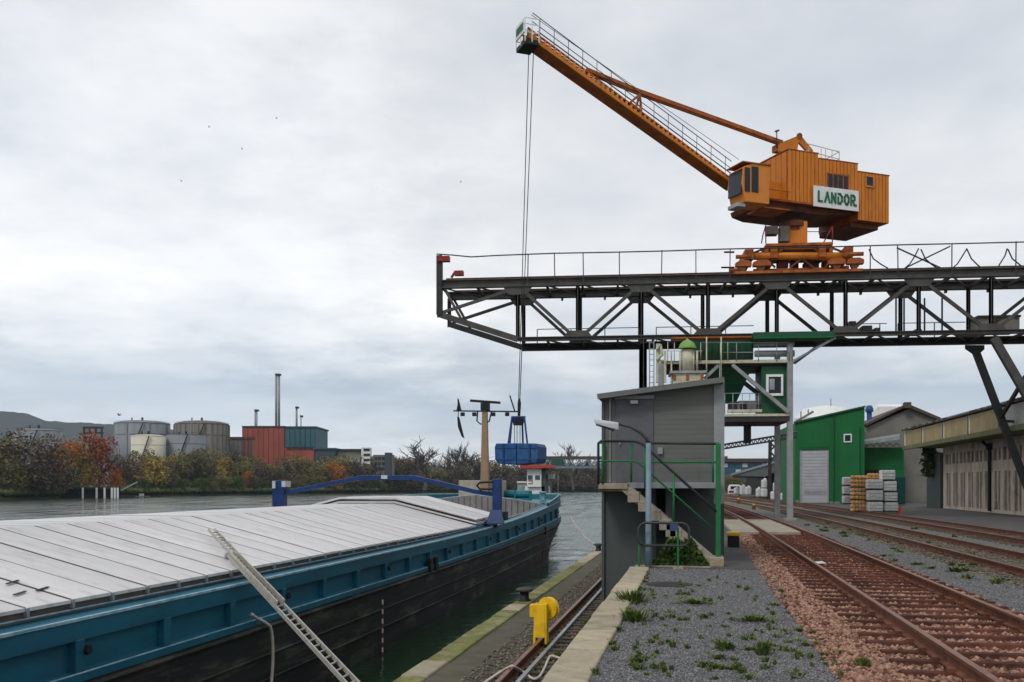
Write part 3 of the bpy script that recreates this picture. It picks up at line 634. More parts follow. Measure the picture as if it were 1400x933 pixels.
barpoly(fg, [(388, 673.5), (400, 672), (490, 654)], .18, .19, 'gblue', 'arch_beam', hg); barpoly(fg, [(488, 653.6), (567, 653)], .20, .20, 'gblue', 'arch_beam', hg); barpoly(fg, [(565, 653), (606, 662), (650, 672.5), (674, 676)], .18, .19, 'gblue', 'arch_beam', hg)
mb = MB(); mb.tube([fg.pt(673, 659, -.25), fg.pt(656, 660, -.25), fg.pt(652, 664, -.25), fg.pt(656, 669, -.25), fg.pt(673, 669, -.25)], .05, 8); mb.build('hand_loop', 'black', hg)
mb = MB(); fg.pbox(mb, 521, 529, 650, 655, -.25, .1); mb.build('lamp', 'lamphead', hg)
mb = MB(); fg.pbox(mb, 686, 691, 700, 712, -.3, .3); mb.build('drive_motor', 'black', hg)

# ladder, hoses, gauge
def line3(A, B, t): return A+(B-A)*t
A = W(493, 957, 12.9); B = W(324, 773, 19.5); T = line3(A, B, 1.414)
ld = thing('extension_ladder', 'long aluminium extension ladder leaning from the lower quay onto the barge', 'ladder', A)
wv = Vector((0, .34, 0))
dirl = (T-A).normalized(); nrm = dirl.cross(Vector((0, 1, 0))).normalized()
if nrm.z < 0: nrm = -nrm
for s_ in (0, 1):
    mb = MB(); mb.beam(A+wv*s_, A+(T-A)*.80+wv*s_, .028, .065, nrm); mb.build('side_rail', 'alu', ld)
    mb = MB(); mb.beam(A+(T-A)*.42+wv*(.08+.84*s_)+nrm*.07, T+wv*(.08+.84*s_)+nrm*.07, .026, .06, nrm); mb.build('side_rail', 'alu', ld)
Ln = (T-A).length; k = int(Ln/.28); me_r = None
for i in range(1, k):
    p = A+dirl*(.28*i)+(nrm*.07 if i > k*.8 else Vector((0, 0, 0)))
    mb = MB(); mb.tube([p, p+wv], .015, 6); mb.build('rung', 'alu', ld)
for s_ in (0, 1):
    p = line3(A, B, 1.12)+wv*s_; mb = MB(); mb.beam(p-nrm*.04, p+dirl*.14-nrm*.04, .05, .10, nrm); mb.build('bracket', 'galv', ld)
def hose(name, pts, r, m, label, cat, n=6):
    P = []
    for i in range(len(pts)-1):
        p0 = pts[max(i-1, 0)]; p1 = pts[i]; p2 = pts[i+1]; p3 = pts[min(i+2, len(pts)-1)]
        for k in range(8):
            t = k/8; P.append(.5*((2*p1)+(p2-p0)*t+(2*p0-5*p1+4*p2-p3)*t*t+(3*p1-p0-3*p2+p3)*t*t*t))
    P.append(pts[-1]); mb = MB(); mb.tube(P, r, n); return tag(mb.build(name, m, base=pts[0], smooth=True), label, cat)
hd = lambda px, py: W(px, py, 8.68*F/(955-px)-.25)
hose('discharge_hose', [hd(344, 840), hd(350, 845), hd(364, 853), hd(371, 863), hd(373, 900), hd(370, 945)], .035, 'hose', 'cream hose hanging out of the barge hull down to the water', 'hose')
q = lambda px, py, dz=0: W(px, py, (2.8-dz)*F/(py-HY))
hose('water_hose', [q(640, 950, .03), q(680, 922, .05), q(697, 912, .2), q(703, 912, .2), q(715, 919, .05), q(728, 928, .05), q(737, 926, .05), q(745, 913, .05), q(752, 898, .05), q(762, 899, .07), q(772, 904, .07)], .022, 'hose', 'white hose snaking across the crane rail on the lower quay', 'hose')
gz = thing('depth_gauge', 'red and white banded depth staff hanging down the barge side', 'gauge', hd(523, 820))
a = hd(523, 820)
for i in range(16):
    mb = MB(); mb.tube([(a.x, a.y, a.z-.13*i), (a.x, a.y, a.z-.13*(i+1))], .022, 6); mb.build('band', 'white' if i % 2 == 0 else 'redpaint', gz)
hose('hull_chain', [hd(742, 745), hd(742, 765), hd(742, 800)], .02, 'rail', 'thin chain hanging down the barge bow into the water', 'chain')
a = W(776, 700, 63.5); b = W(818, 747, 41.9)
hose('mooring_rope', [a, a+(b-a)*.35+Vector((0, 0, -.25)), a+(b-a)*.7+Vector((0, 0, -.28)), b], .03, 'hose', 'pale mooring rope from the barge bow to the far quay bollard', 'rope')
def bollard(y, label):
    t = thing('mooring_bollard', label, 'bollard', (Q+.14, y, QZ+.03), 'bollards on the lower quay edge')
    mb = MB(); mb.lathe((Q+.14, y, QZ+.03), [(.17, 0), (.14, .03), (.11, .06), (.11, .22)], 20); mb.build('stem', 'black', t, smooth=True)
    mb = MB(); mb.lathe((Q+.14, y, QZ+.24), [(.13, 0), (.20, .02), (.21, .06), (.17, .09), (.02, .095)], 20); mb.build('cap', mat('bollard_cap', (.06, .05, .045), None, .6), t, smooth=True)
bollard(23.4, 'black iron mooring bollard on the mossy quay edge behind the yellow rail stop')
bollard(42.0, 'far black mooring bollard holding the rope beside the grey building')
# yellow rail stop with pulley wheel
fy = Fr(738, 18.0, PERP)
ys_ = thing('rail_pulley_stand', 'yellow pulley wheel stand clamped on the crane rail', 'pulley stand', fy.pt(738, 873))
x0, y0 = -2.60, 16.8
Zr = QZ+.17
mb = MB()
for s in (-1, 1):
    mb.hexa([(x0+s*.10-.02, y0-.14, Zr-.08), (x0+s*.10+.02, y0-.14, Zr-.08), (x0+s*.10+.02, y0+.14, Zr-.08), (x0+s*.10-.02, y0+.14, Zr-.08),
             (x0+s*.085-.02, y0-.10, Zr+.60), (x0+s*.085+.02, y0-.10, Zr+.60), (x0+s*.085+.02, y0+.10, Zr+.60), (x0+s*.085-.02, y0+.10, Zr+.60)])
mb.hexa([(x0-.09, y0-.145, Zr+.03), (x0+.09, y0-.145, Zr+.03), (x0+.09, y0-.125, Zr+.03), (x0-.09, y0-.125, Zr+.03), (x0-.07, y0-.105, Zr+.60), (x0+.07, y0-.105, Zr+.60), (x0+.07, y0-.085, Zr+.60), (x0-.07, y0-.085, Zr+.60)])
mb.build('post', 'yellow', ys_, bevel=.008)
ax = Vector((.45, 1, 0)).normalized(); c = Vector((x0+.1, y0+.16, Zr+.50))
mb = MB(); mb.tube([c-ax*.05, c-ax*.045, c-ax*.02, c+ax*.02, c+ax*.045, c+ax*.05], [.19, .195, .14, .14, .195, .19], 28); mb.build('pulley_wheel', 'yellow', ys_)
mb = MB(); mb.tube([c-ax*.20, c+ax*.1], .045, 12); mb.tube([c-ax*.075, c-ax*.055], .09, 12); mb.build('axle', 'yellow', ys_)
mb = MB(); mb.box(x0-.2, x0-.11, y0-.02, y0+.12, Zr+.36, Zr+.58); mb.build('axle_bracket', 'yellow', ys_, bevel=.01)

# ============================================================ GREY STAIR BUILDING
fh = Fr(905, 22.9, PERP)          # front wall
fs_ = Fr(905, 21.9, PERP)         # stair and landing front
hs = thing('transfer_house', 'grey clad cabin with a sloping roof raised on a wall beside the quay', 'building', fh.pt(905, 770))
zr = lambda px: fh.z_of(px, 538+(519-538)*(px-822)/(985-822))
def hprism(par, name, m, px0, px1, zlo0, o0, o1, ztp=None):
    t0, t1 = fh.s_of(px0, o0), fh.s_of(px1, o0); a, b = (zr(px0), zr(px1)) if ztp is None else (ztp, ztp)
    mb = MB().hexa([fh.P(t0, o0, zlo0), fh.P(t1, o0, zlo0), fh.P(t1, o1, zlo0), fh.P(t0, o1, zlo0), fh.P(t0, o0, a), fh.P(t1, o0, b), fh.P(t1, o1, b), fh.P(t0, o1, a)])
    return mb.build(name, m, par)
ZL = fh.z_of(905, 668)
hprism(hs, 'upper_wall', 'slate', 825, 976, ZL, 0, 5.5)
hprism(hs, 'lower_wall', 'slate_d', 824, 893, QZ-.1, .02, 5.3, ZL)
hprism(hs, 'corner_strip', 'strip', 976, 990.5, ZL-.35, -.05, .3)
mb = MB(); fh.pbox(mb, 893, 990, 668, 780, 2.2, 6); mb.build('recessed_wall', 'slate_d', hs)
mb = MB(); fh.pbox(mb, 893, 909, 668, 697, 2.1, 2.25); mb.build('recess_opening', 'dark', hs)
mb = MB(); fh.pbox(mb, 910, 920, 668, 735, 1.8, 2.1); mb.build('pillar', 'strip', hs)
for pa, pb, o_ in ((820, 826, -.3),):
    mb = MB(); fh.pbox(mb, 822.5, 826, 545, 830, -.06, .0); mb.build('downpipe', 'slate_d', hs)
# horizontal cladding boards (recessed joints): each board a piece
zb0 = ZL+.02; nb = 22; t0, t1 = fh.s_of(892, -.02), fh.s_of(976, -.02); tl = fh.s_of(826, -.02); tdoor0 = fh.s_of(840, -.02)
hgt = (zr(976)-zb0)/nb
for i in range(nb):
    za = zb0+i*hgt+.002; zc = zb0+(i+1)*hgt-.001
    zlim0, zlim1 = zr(893)-.02, zr(976)-.02
    a1, b1 = min(zc, zlim0), min(zc, zlim1)
    if a1 <= za+.02:
        tt = t0+(t1-t0)*min(1, max(0, (za+.03-zlim0)/(zlim1-zlim0+1e-6))); a1 = za+.02
    else: tt = t0
    mb = MB().hexa([fh.P(tt, -.008, za), fh.P(t1, -.008, za), fh.P(t1, 0, za), fh.P(tt, 0, za), fh.P(tt, -.008, a1), fh.P(t1, -.008, b1), fh.P(t1, 0, b1), fh.P(tt, 0, a1)])
    mb.build('cladding_board', 'slate', hs)
mb = MB(); fh.pbox(mb, 842, 893, 545, 664, -.045, .02); d = mb.build('door', 'door_g', hs)
mb = MB(); fh.pbox(mb, 841, 894, 541, 545.5, -.12, .02); mb.build('door_hood', 'strip', d)
mb = MB(); fh.pbox(mb, 846, 848.5, 603, 608, -.10, -.045); mb.build('handle', 'galv', d)
mb = MB(); mb.tube([fh.pt(834, 544, -.03), fh.pt(834, 600, -.03), fh.pt(834, 660, -.03)], .02, 6); mb.build('cable_conduit', 'galv', hs)
mb = MB(); fh.pbox(mb, 899, 906, 612, 621, -.09, 0); mb.build('switch_box', 'galv', hs)
mb = MB(); fh.pbox(mb, 862, 872, 547.5, 552, -.2, -.02); mb.build('wall_lamp', 'lamphead', hs)
# roof
a0, a1 = fh.s_of(818, -.35), fh.s_of(989, -.35); za, zc = fh.z_of(818, 546, -.35), fh.z_of(989, 523, -.35)
mb = MB().hexa([fh.P(a0, -.35, za), fh.P(a1, -.35, zc), fh.P(a1, 5.8, zc), fh.P(a0, 5.8, za), fh.P(a0, -.35, za+.10), fh.P(a1, -.35, zc+.10), fh.P(a1, 5.8, zc+.10), fh.P(a0, 5.8, za+.10)])
mb.build('roof', 'slate', hs, bevel=.01)
mb = MB().beam(fh.P(a0-.02, -.38, za+.06), fh.P(a1+.02, -.38, zc+.06), .04, .12); mb.build('roof_edge', 'slate', hs)
# landing slab and stairs
mb = MB(); fs_.pbox(mb, 818, 858, 661, 669, 0, 1.1); mb.build('landing', 'concrete', hs, bevel=.01)
mb = MB(); fs_.pbox(mb, 858, 986, 660, 668, .35, 1.1); mb.build('walkway_slab', 'strip', hs, bevel=.01)
mb = MB(); fs_.pbox(mb, 818, 856, 667, 672, .05, 1.0); mb.build('landing_moss', 'moss', hs)
nst = 8; sx0, sy0, sx1, sy1 = 858, 661, 973, 762
st = thing('concrete_stairs', 'beige concrete stairs climbing left to the cabin landing', 'stairs', fs_.pt(975, 775))
for i in range(nst):
    xa = sx0+(sx1-sx0)*i/nst; ya = sy0+(sy1-sy0)*(i+1)/nst
    xb = sx0+(sx1-sx0)*(i+1)/nst
    mb = MB(); t0, t1 = fs_.s_of(xa, 0), fs_.s_of(xb+1.5, 0); zt = fs_.z_of(xa, ya-1); 
    fs_.box(mb, t0, t1, .0, .9, zt-.24, zt); mb.build('step', 'concrete', st, bevel=.012)
mb = MB(); t0, t1 = fs_.s_of(852, 0), fs_.s_of(970, 0); z0, z1 = fs_.z_of(852, 664), fs_.z_of(970, 775)
P = [fs_.P(t0, .04, z0-.05), fs_.P(fs_.s_of(862), .04, z0-.02), fs_.P(fs_.s_of(975), .04, fs_.z_of(975, 762)), fs_.P(fs_.s_of(975), .04, 0), fs_.P(t1, .04, 0), fs_.P(fs_.s_of(850), .04, z0-.12)]
mb.prism(P, fs_.P(0, .82, 0)-fs_.P(0, 0, 0)); mb.build('stringer', 'concrete', st)
mb = MB(); fs_.pbox(mb, 970, 990, 762, 776, -.12, .5); mb.build('foot_block', 'coping', st, bevel=.03)
mb = MB(); fs_.pbox(mb, 910, 925, 716, 735, .0, .7); mb.build('support_block', 'concrete', st, bevel=.02)
mb = MB(); fs_.pbox(mb, 868, 972, 774, 780, -.15, .0); mb.build('kerb', 'concrete', st, bevel=.01)
# railing
rg = thing('stair_railing', 'green tubular railing with dark handrail along the landing and stairs', 'railing', fs_.pt(985, 773))
def rtube(pts, r, m, nm, par=rg, fr=fs_, off=0):
    mb = MB(); mb.tube([fr.pt(a, b, off) for a, b in pts], r, 8); return mb.build(nm, m, par, smooth=True)
rtube([(818, 662), (818, 606), (821, 603.5), (868, 603.5), (878, 607), (980, 700)], .03, 'railing', 'handrail')
rtube([(818, 631), (866, 630.5), (873, 633), (978, 726)], .022, 'green_rail', 'mid_rail')
for px, a, b in ((824, 604, 662), (863, 604, 660), (882, 611, 668), (921, 647, 720)):
    rtube([(px, a), (px, b)], .024, 'green_rail', 'post')
rtube([(885, 606), (983, 607)], .03, 'railing', 'handrail', off=.4); rtube([(885, 632), (983, 632.5)], .022, 'green_rail', 'mid_rail', off=.4)
mb = MB(); fs_.pbox(mb, 978.5, 985.5, 606, 774, -.02, .12); mb.build('post', 'green_rail', rg, bevel=.01)
rtube([(975, 610), (975, 664)], .024, 'green_rail', 'post', off=.4)
rtube([(818, 606), (824, 606)], .02, 'green_rail', 'mid_rail'); rtube([(818.5, 606), (825, 605)], .02, 'green_rail', 'mid_rail', off=.9); rtube([(825, 605), (825, 664)], .024, 'green_rail', 'post', off=.9)
# lamp post
fl = Fr(886, 21.6, PERP)
lp = thing('street_lamp', 'grey blue street lamp with curved arm in front of the stairs', 'street lamp', fl.pt(886, 775))
mb = MB(); mb.tube([fl.pt(886.5, 776), fl.pt(886.5, 740), fl.pt(886.5, 606)], [.075, .066, .056], 12); mb.build('pole', 'lamp', lp, smooth=True)
mb = MB(); mb.tube([fl.pt(886.5, 607), fl.pt(884, 600), fl.pt(876, 592), fl.pt(862, 584), fl.pt(844, 579.5)], [.05, .04, .035, .03, .03], 10); mb.build('arm', 'railing', lp, smooth=True)
mb = MB(); mb.hexa([fl.pt(814, 580, -.12), fl.pt(846, 589, -.12), fl.pt(846, 589, .12), fl.pt(814, 580, .12), fl.pt(812, 573, -.08), fl.pt(846, 578, -.12), fl.pt(846, 578, .12), fl.pt(812, 573, .08)]); hd_ = mb.build('lamp_head', 'lamphead', lp, bevel=.03)
mb = MB(); mb.hexa([fl.pt(815, 582, -.10), fl.pt(840, 590.5, -.10), fl.pt(840, 590.5, .10), fl.pt(815, 582, .10), fl.pt(814, 579, -.10), fl.pt(840, 586, -.10), fl.pt(840, 586, .10), fl.pt(814, 579, .10)]); mb.build('lens', 'glass', hd_)
# barrier with sign
fb = Fr(905, 21.3, PERP)
br = thing('safety_barrier', 'rounded dark tube barrier with small blue sign in front of the stairs', 'barrier', fb.pt(905, 778))
mb = MB(); mb.tube([fb.pt(*p) for p in ((880, 746), (875, 743), (873, 737), (873, 724), (876, 718), (881, 715), (933, 715.5), (939, 718), (942, 725), (942, 738), (940, 744), (934, 746.5), (880, 746))], .028, 8); mb.build('frame', 'railing', br, smooth=True)
for px, a in ((874, 745), (927, 722)):
    mb = MB(); mb.tube([fb.pt(px, a), fb.pt(px, 779)], .024, 8); mb.build('post', 'green_rail', br)
mb = MB(); fb.pbox(mb, 916, 927, 716, 726, -.05, -.03); mb.build('sign', 'stripe', br)
mb = MB(); fb.pbox(mb, 920, 934, 775, 779, -.1, .1); mb.build('foot', 'concrete', br)
# black bin with yellow lid
bn = thing('waste_bin', 'black bin with yellow lid beside the grey building', 'bin', fh.P(fh.s_of(1003, 4), 4.4, 0))
fbn = Fr(1003, 28.5, PERP)
mb = MB(); fbn.pbox(mb, 995, 1011, 733, 749, 0, .4); mb.build('body', 'black', bn, bevel=.02)
mb = MB(); fbn.pbox(mb, 994, 1012, 728, 733, -.02, .42); mb.build('lid', 'yellow', bn, bevel=.02)

# ============================================================ PORTAL CRANE BRIDGE
gang = -math.degrees(math.atan(F/12700))
G = Fr(880, 52.4, gang); FW = 3.3
pb = thing('gantry_bridge', 'dark steel truss bridge spanning the quay and tracks and carrying the orange crane', 'bridge', G.P(0, 0, 0))
ZT0, ZT1 = G.z_of(880, 389), G.z_of(880, 377.5); ZB = G.z_of(880, 461.5)
def sx(px): return G.s_of(px)
SL, SR = sx(600), sx(1400)+14
nodes_b = [708, 790, 877, 968, 1062, 1156, 1256, 1355, 1458, 1565]
S = [sx(p) for p in nodes_b]
for off in (0, FW):
    tg = 'steel_mid' if off == 0 else 'steel'
    mb = MB(); mb.ibeam(G.P(SL, off, (ZT0+ZT1)/2), G.P(SR, off, (ZT0+ZT1)/2), .36, ZT1-ZT0, .05); mb.build('top_chord', tg, pb)
    mb = MB(); mb.ibeam(G.P(S[0], off, ZB), G.P(SR, off, ZB), .30, .21, .035); mb.build('bottom_chord', tg, pb)
    for t in [SL+.01]+S:   # verticals
        i = S.index(t) if t in S else -1
        wd = .36 if i == 2 else (.12 if i % 2 == 0 and i > 2 else .22)
        zl = ZB if i >= 0 else G.z_of(602, 432)
        mb = MB(); mb.ibeam(G.P(t, off, zl), G.P(t, off, ZT0), .22, wd, .03); mb.build('vertical', tg, pb)
    for i, (a, b) in enumerate(zip(S, S[1:])):   # W bracing
        lo_, hi_ = ZB+.18, ZT0-.15
        p, q = ((a+.25, hi_), (b-.3, lo_)) if i % 2 == 0 else ((a+.3, lo_), (b-.25, hi_))
        mb = MB(); mb.beam(G.P(p[0], off, p[1]), G.P(q[0], off, q[1]), .14, .17); mb.build('diagonal', tg, pb)
    # gussets
    for i, t in enumerate(S):
        for z, sgn in ((ZB+.05, 1), (ZT0-.0, -1)):
            if (i % 2 == 1) == (sgn == 1):
                wdt = .80; gh_ = .36 if sgn == 1 else .42; poly = [G.P(t-wdt, off-.10, z), G.P(t+wdt, off-.10, z), G.P(t+.5, off-.10, z+sgn*gh_), G.P(t-.5, off-.10, z+sgn*gh_)]
                mb = MB().prism(poly, G.P(0, .02, 0)-G.P(0, 0, 0)); mb.build('gusset_plate', tg, pb)
    # nose at the water end
    zn = G.z_of(602, 430)
    mb = MB(); mb.beam(G.P(SL, off, zn), G.P(S[0], off, ZB), .22, .30); mb.build('nose_chord', tg, pb)
    mb = MB(); mb.beam(G.P(SL+.2, off, zn+.1), G.P(S[0]-.2, off, ZT0-.1), .14, .16); mb.build('diagonal', tg, pb)
    mb = MB(); mb.beam(G.P(SL+.3, off, ZT0), G.P(SL+1.3, off, zn-.4), .10, .14); mb.build('diagonal', tg, pb)
# second lower beam of the far side, deeper
mb = MB(); mb.ibeam(G.P(S[0]-.1, FW-.05, ZB-.0), G.P(SR, FW-.05, ZB-.0), .4, .36, .05); mb.build('service_beam', 'steel', pb)
for k in range(int((SR-SL)/1.9)):   # cross members between the trusses
    t = SL+.15+k*1.9
    mb = MB(); mb.beam(G.P(t, 0, ZT0+.12), G.P(t, FW, ZT0+.12), .12, .14); mb.build('cross_member', 'steel', pb)
    if t > S[0]:
        mb = MB(); mb.beam(G.P(t, 0, ZB+.02), G.P(t, FW, ZB+.02), .12, .12); mb.build('cross_member', 'steel', pb)
        mb = MB(); mb.beam(G.P(t, 0, ZB-.06), G.P(min(t+1.9, SR), FW, ZB-.06), .07, .07); mb.build('wind_brace', 'steel', pb)
    mb = MB(); mb.beam(G.P(t, 0, ZT0+.06), G.P(min(t+1.9, SR), FW, ZT0+.06), .07, .07); mb.build('wind_brace', 'steel', pb)
# hanging small brackets under the far chord
for px in range(640, 1400, 62):
    if px % 3: 
        t = sx(px); mb = MB(); G.box(mb, t-.06, t+.06, FW-.1, FW+.1, ZT0-.16, ZT0); mb.build('bracket', 'steel', pb)
# crane rails on the top chords
for off in (0, FW):
    mb = MB(); mb.ibeam(G.P(SL+.4, off, ZT1+.05), G.P(SR, off, ZT1+.05), .09, .10, .02); mb.build('crane_rail', 'rail', pb)
# top handrail
zh = G.z_of(880, 345.5)
posts = [722, 759, 798, 847, 904, 951, 997, 1188, 1226, 1299, 1386]
for px in posts:
    t = sx(px); mb = MB(); mb.beam(G.P(t, -.25, ZT0+.1), G.P(t+random.uniform(-.03, .03), -.25, zh+random.uniform(-.02, .05)), .05, .05); mb.build('handrail_post', 'railing', pb)
pp = [G.P(sx(598), -.25, G.z_of(598, 349)), G.P(sx(620), -.25, G.z_of(620, 350.5)), G.P(sx(645), -.25, G.z_of(645, 353)), G.P(sx(680), -.25, G.z_of(680, 351)), G.P(sx(722), -.25, zh)]+[G.P(t, -.25, zh+random.uniform(-.01, .02)) for t in np.linspace(sx(760), SR, 14)]
mb = MB(); mb.tube(pp, .035, 6); mb.build('handrail', 'railing', pb)
mb = MB(); mb.beam(G.P(SL+.05, -.05, zn-.05), G.P(SL+.05, -.05, G.z_of(602, 350)), .30, .26); mb.build('end_post', 'steel', pb)
mb = MB(); G.pbox(mb, 598, 614, 350, 357, -.3, .1); mb.build('buffer', 'redpaint', pb)
mb = MB(); G.pbox(mb, 621, 633, 370, 376, FW-.5, FW-.1); mb.beam(G.pt(617, 380, FW-.3), G.pt(623, 371, FW-.3), .12, .12); mb.build('buffer', 'redpaint', pb)
# braces and festoon on the right side of the handrail
for a, b in (((1226, 339), (1287, 367)), ((1237, 367), (1299, 337))):
    mb = MB(); mb.beam(G.pt(*a, .2), G.pt(*b, .2), .05, .07); mb.build('rail_brace', 'railing', pb)
for a, m_x, b in ((1188, 1201, 1214), (1237, 1247, 1256), (1259, 1270, 1281), (1302, 1312, 1322), (1322, 1332, 1342), (1364, 1370, 1377), (1378, 1390, 1400)):
    up_ = a < m_x
    if (a, b) in ((1188, 1214), (1259, 1281), (1322, 1342), (1378, 1400)): pts = [(a, 341), (a+6, 354), (m_x+4, 362), (b, 367)]
    else: pts = [(a, 367), (m_x-3, 361), (m_x+4, 350), (b, 340)]
    mb = MB(); mb.tube([G.pt(x_, y_, .1) for x_, y_ in pts], .035, 6); mb.build('festoon_cable', 'black', pb)
# lower walkway rail behind
for a, b in ((729, 877), (900, 1040), (1170, 1232), (1248, 1345)):
    yy = 451 if a < 1100 else 448
    mb = MB(); mb.tube([G.P(sx(a), FW-.6, ZB+.95), G.P(sx(b), FW-.6, ZB+.95)], .025, 6); mb.build('walkway_rail', 'railing', pb)
    for t in np.arange(sx(a), sx(b), 1.9):
        mb = MB(); mb.beam(G.P(t, FW-.6, ZB), G.P(t, FW-.6, ZB+.95), .05, .05); mb.build('walkway_post', 'railing', pb)
mb = MB(); G.box(mb, S[0], SR, FW-1.0, FW-.3, ZB+.08, ZB+.12); mb.build('walkway_deck', 'steel', pb)
# walkway machinery
for px, wd, hh in ((1166, 5, 18), (1186, 7, 12), (1200, 4, 9), (1256, 5, 7)):
    mb = MB(); G.pbox(mb, px-wd, px+wd, 457-hh, 457, .9, 1.7); mb.build('motor_box', 'steel', pb, bevel=.05)
mb = MB(); G.pbox(mb, 1338, 1394, 434, 453, FW, FW+1.5); mb.build('service_cabin', 'concrete_g', pb)
mb = MB(); G.pbox(mb, 1337, 1396, 431, 434, FW-.1, FW+1.6); mb.build('service_cabin_roof', 'steel', pb)
for px in (1225, 1236, 1264, 1288):
    mb = MB(); mb.beam(G.pt(px, 408, FW-.2), G.pt(px, 456, FW-.2), .08, .08); mb.build('hanger', 'steel', pb)
# legs
for off in (0, FW):
    mb = MB(); mb.ibeam(G.P(sx(880), off, QZ+.3), G.P(sx(880), off, ZB-.1), .34, .46, .04); mb.build('leg', 'steel_mid', pb)
mb = MB(); mb.beam(G.P(sx(880), -1.2, QZ+.35), G.P(sx(880), FW+1.2, QZ+.35), .5, .45); mb.build('bogie_beam', 'steel_mid', pb)
for y_ in (-.9, -.2, FW+.2, FW+.9):
    mb = MB(); c = G.P(sx(880), y_, QZ+.42); e = G.P(0, 0, 0)-G.P(.1, 0, 0); mb.tube([c-e, c+e], .22, 14); mb.build('wheel', 'steel', pb)
for px in (888, 894):
    mb = MB(); mb.tube([G.pt(px, 466, -.25), G.pt(px, 700, -.25)], .03, 6); mb.build('ladder_rail', 'galv', pb)
for k in range(30):
    mb = MB(); z = G.z_of(890, 470)-k*.3; mb.tube([G.P(sx(888), -.25, z), G.P(sx(894), -.25, z)], .018, 5); mb.build('ladder_rung', 'galv', pb)
# right hand A-frame leg
fa = G
mb = MB(); mb.beam(G.pt(1333, 478, FW), G.pt(1422, 712, FW), .30, .34); mb.build('leg', 'steel', pb)
mb = MB(); mb.beam(G.pt(1358, 462, 0), G.pt(1505, 715, 0), .30, .40); mb.build('leg', 'steel_mid', pb)
mb = MB(); mb.prism([G.pt(1320, 472, FW-.2), G.pt(1346, 472, FW-.2), G.pt(1346, 478, FW-.2), G.pt(1338, 485, FW-.2), G.pt(1330, 484, FW-.2), G.pt(1320, 477, FW-.2)], G.P(0, .1, 0)-G.P(0, 0, 0)); mb.build('gusset_plate', 'steel', pb)
mb = MB(); mb.beam(G.pt(1368, 572, FW), G.pt(1402, 515, .4), .16, .18); mb.build('leg_brace', 'steel', pb)
mb = MB(); mb.beam(G.pt(1369, 576, FW), G.pt(1440, 578, FW), .16, .14); mb.build('leg_brace', 'steel', pb)

# ============================================================ ORANGE CRANE
J0 = (1092, 54.3); J = Fr(J0[0], J0[1], 20.8)
cr_ = thing('slewing_crane', 'orange slewing crane with long raised jib standing on the truss bridge', 'crane', J.P(0, 0, ZT1))
def gb(name, m, px0, px1, py0, py1, o0, o1, par=cr_, bev=.02, fr=G):
    mb = MB(); fr.pbox(mb, px0, px1, py0, py1, o0, o1); return mb.build(name, m, par, bevel=bev)
def gt(name, m, pts, r, off, par=cr_, n=8, fr=G):
    mb = MB(); mb.tube([fr.pt(a, b, off) for a, b in pts], r, n); return mb.build(name, m, par, smooth=True)
# trolley
for off, sgn in ((-.05, 1), (FW-.1, -1)):
    mt = 'orange_d'
    gb('side_beam', mt, 1004, 1180, 369, 373, off-.25, off+.25)
    for c in (1014, 1040, 1143, 1168):
        mb = MB(); cc = G.P(sx(c), off, ZT1+.32); e = G.P(.0, .12, 0)-G.P(0, 0, 0); mb.tube([cc-e, cc+e], .22, 16); mb.build('rail_wheel', 'rail', cr_)
    for a, b in ((1004, 1028), (1028, 1054), (1130, 1156), (1156, 1181)):
        mb = MB(); t0, t1 = sx(a+1), sx(b-1); z0, z1 = ZT1+.34, ZT1+.66
        mb.prism([G.P(t0, off-.2, z0), G.P(t1, off-.2, z0), G.P(t1, off-.2, z0+.22), G.P(t1-.2, off-.2, z1), G.P(t0+.25, off-.2, z1), G.P(t0, off-.2, z0+.2)], G.P(0, .4, 0)-G.P(0, 0, 0)); mb.build('bogie', 'orange_d', cr_, bevel=.02)
    for a, b in ((1006, 1026), (1158, 1180)):
        mb = MB(); mb.tube([G.P(sx(a), off, ZT1+.88), G.P(sx(b), off, ZT1+.88)], .11, 12); mb.build('travel_motor', 'orange_d', cr_, smooth=True)
    gt('cross_tube', 'orange', [(1022, 350.5), (1165, 350.5)], .20, off+.3*sgn, n=14)
for px in (1024, 1160):
    mb = MB(); mb.beam(G.P(sx(px), -.1, ZT1+1.0), G.P(sx(px), FW, ZT1+1.0), .45, .5); mb.build('end_beam', 'orange_d', cr_)
for px in (1058, 1124): 
    mb = MB(); mb.beam(G.P(sx(px), -.1, ZT1+1.05), G.P(sx(px), FW, ZT1+1.05), .35, .55); mb.build('end_beam', 'orange_d', cr_)
for a in ((1003, 350.5), (1005, 350.5)):
    pass
gt('buffer', 'black', [(990, 345), (1004, 345)], .05, -.05); gt('buffer', 'black', [(986, 366), (1004, 366)], .05, FW-.1)
for a, b, c_, d in ((1058, 349, 1072, 340), (1126, 349, 1112, 340), (1028, 347, 1050, 338), (1158, 347, 1134, 338), (1080, 366, 1096, 354), (1112, 366, 1096, 354), (1060, 366, 1046, 354), (1128, 366, 1140, 354)):
    for off in (.15, FW-.3):
        mb = MB(); mb.beam(G.pt(a, b, off), G.pt(c_, d, off), .09, .10); mb.build('trolley_brace', 'under', cr_)
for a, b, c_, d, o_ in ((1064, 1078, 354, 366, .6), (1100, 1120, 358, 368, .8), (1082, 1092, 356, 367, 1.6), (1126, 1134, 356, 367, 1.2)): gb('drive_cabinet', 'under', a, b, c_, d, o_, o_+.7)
gb('lower_tie_beam', 'orange_d', 1030, 1156, 366.5, 369, .3, .5); gb('lower_tie_beam', 'orange', 1036, 1150, 356, 358.5, FW-.8, FW-.5)
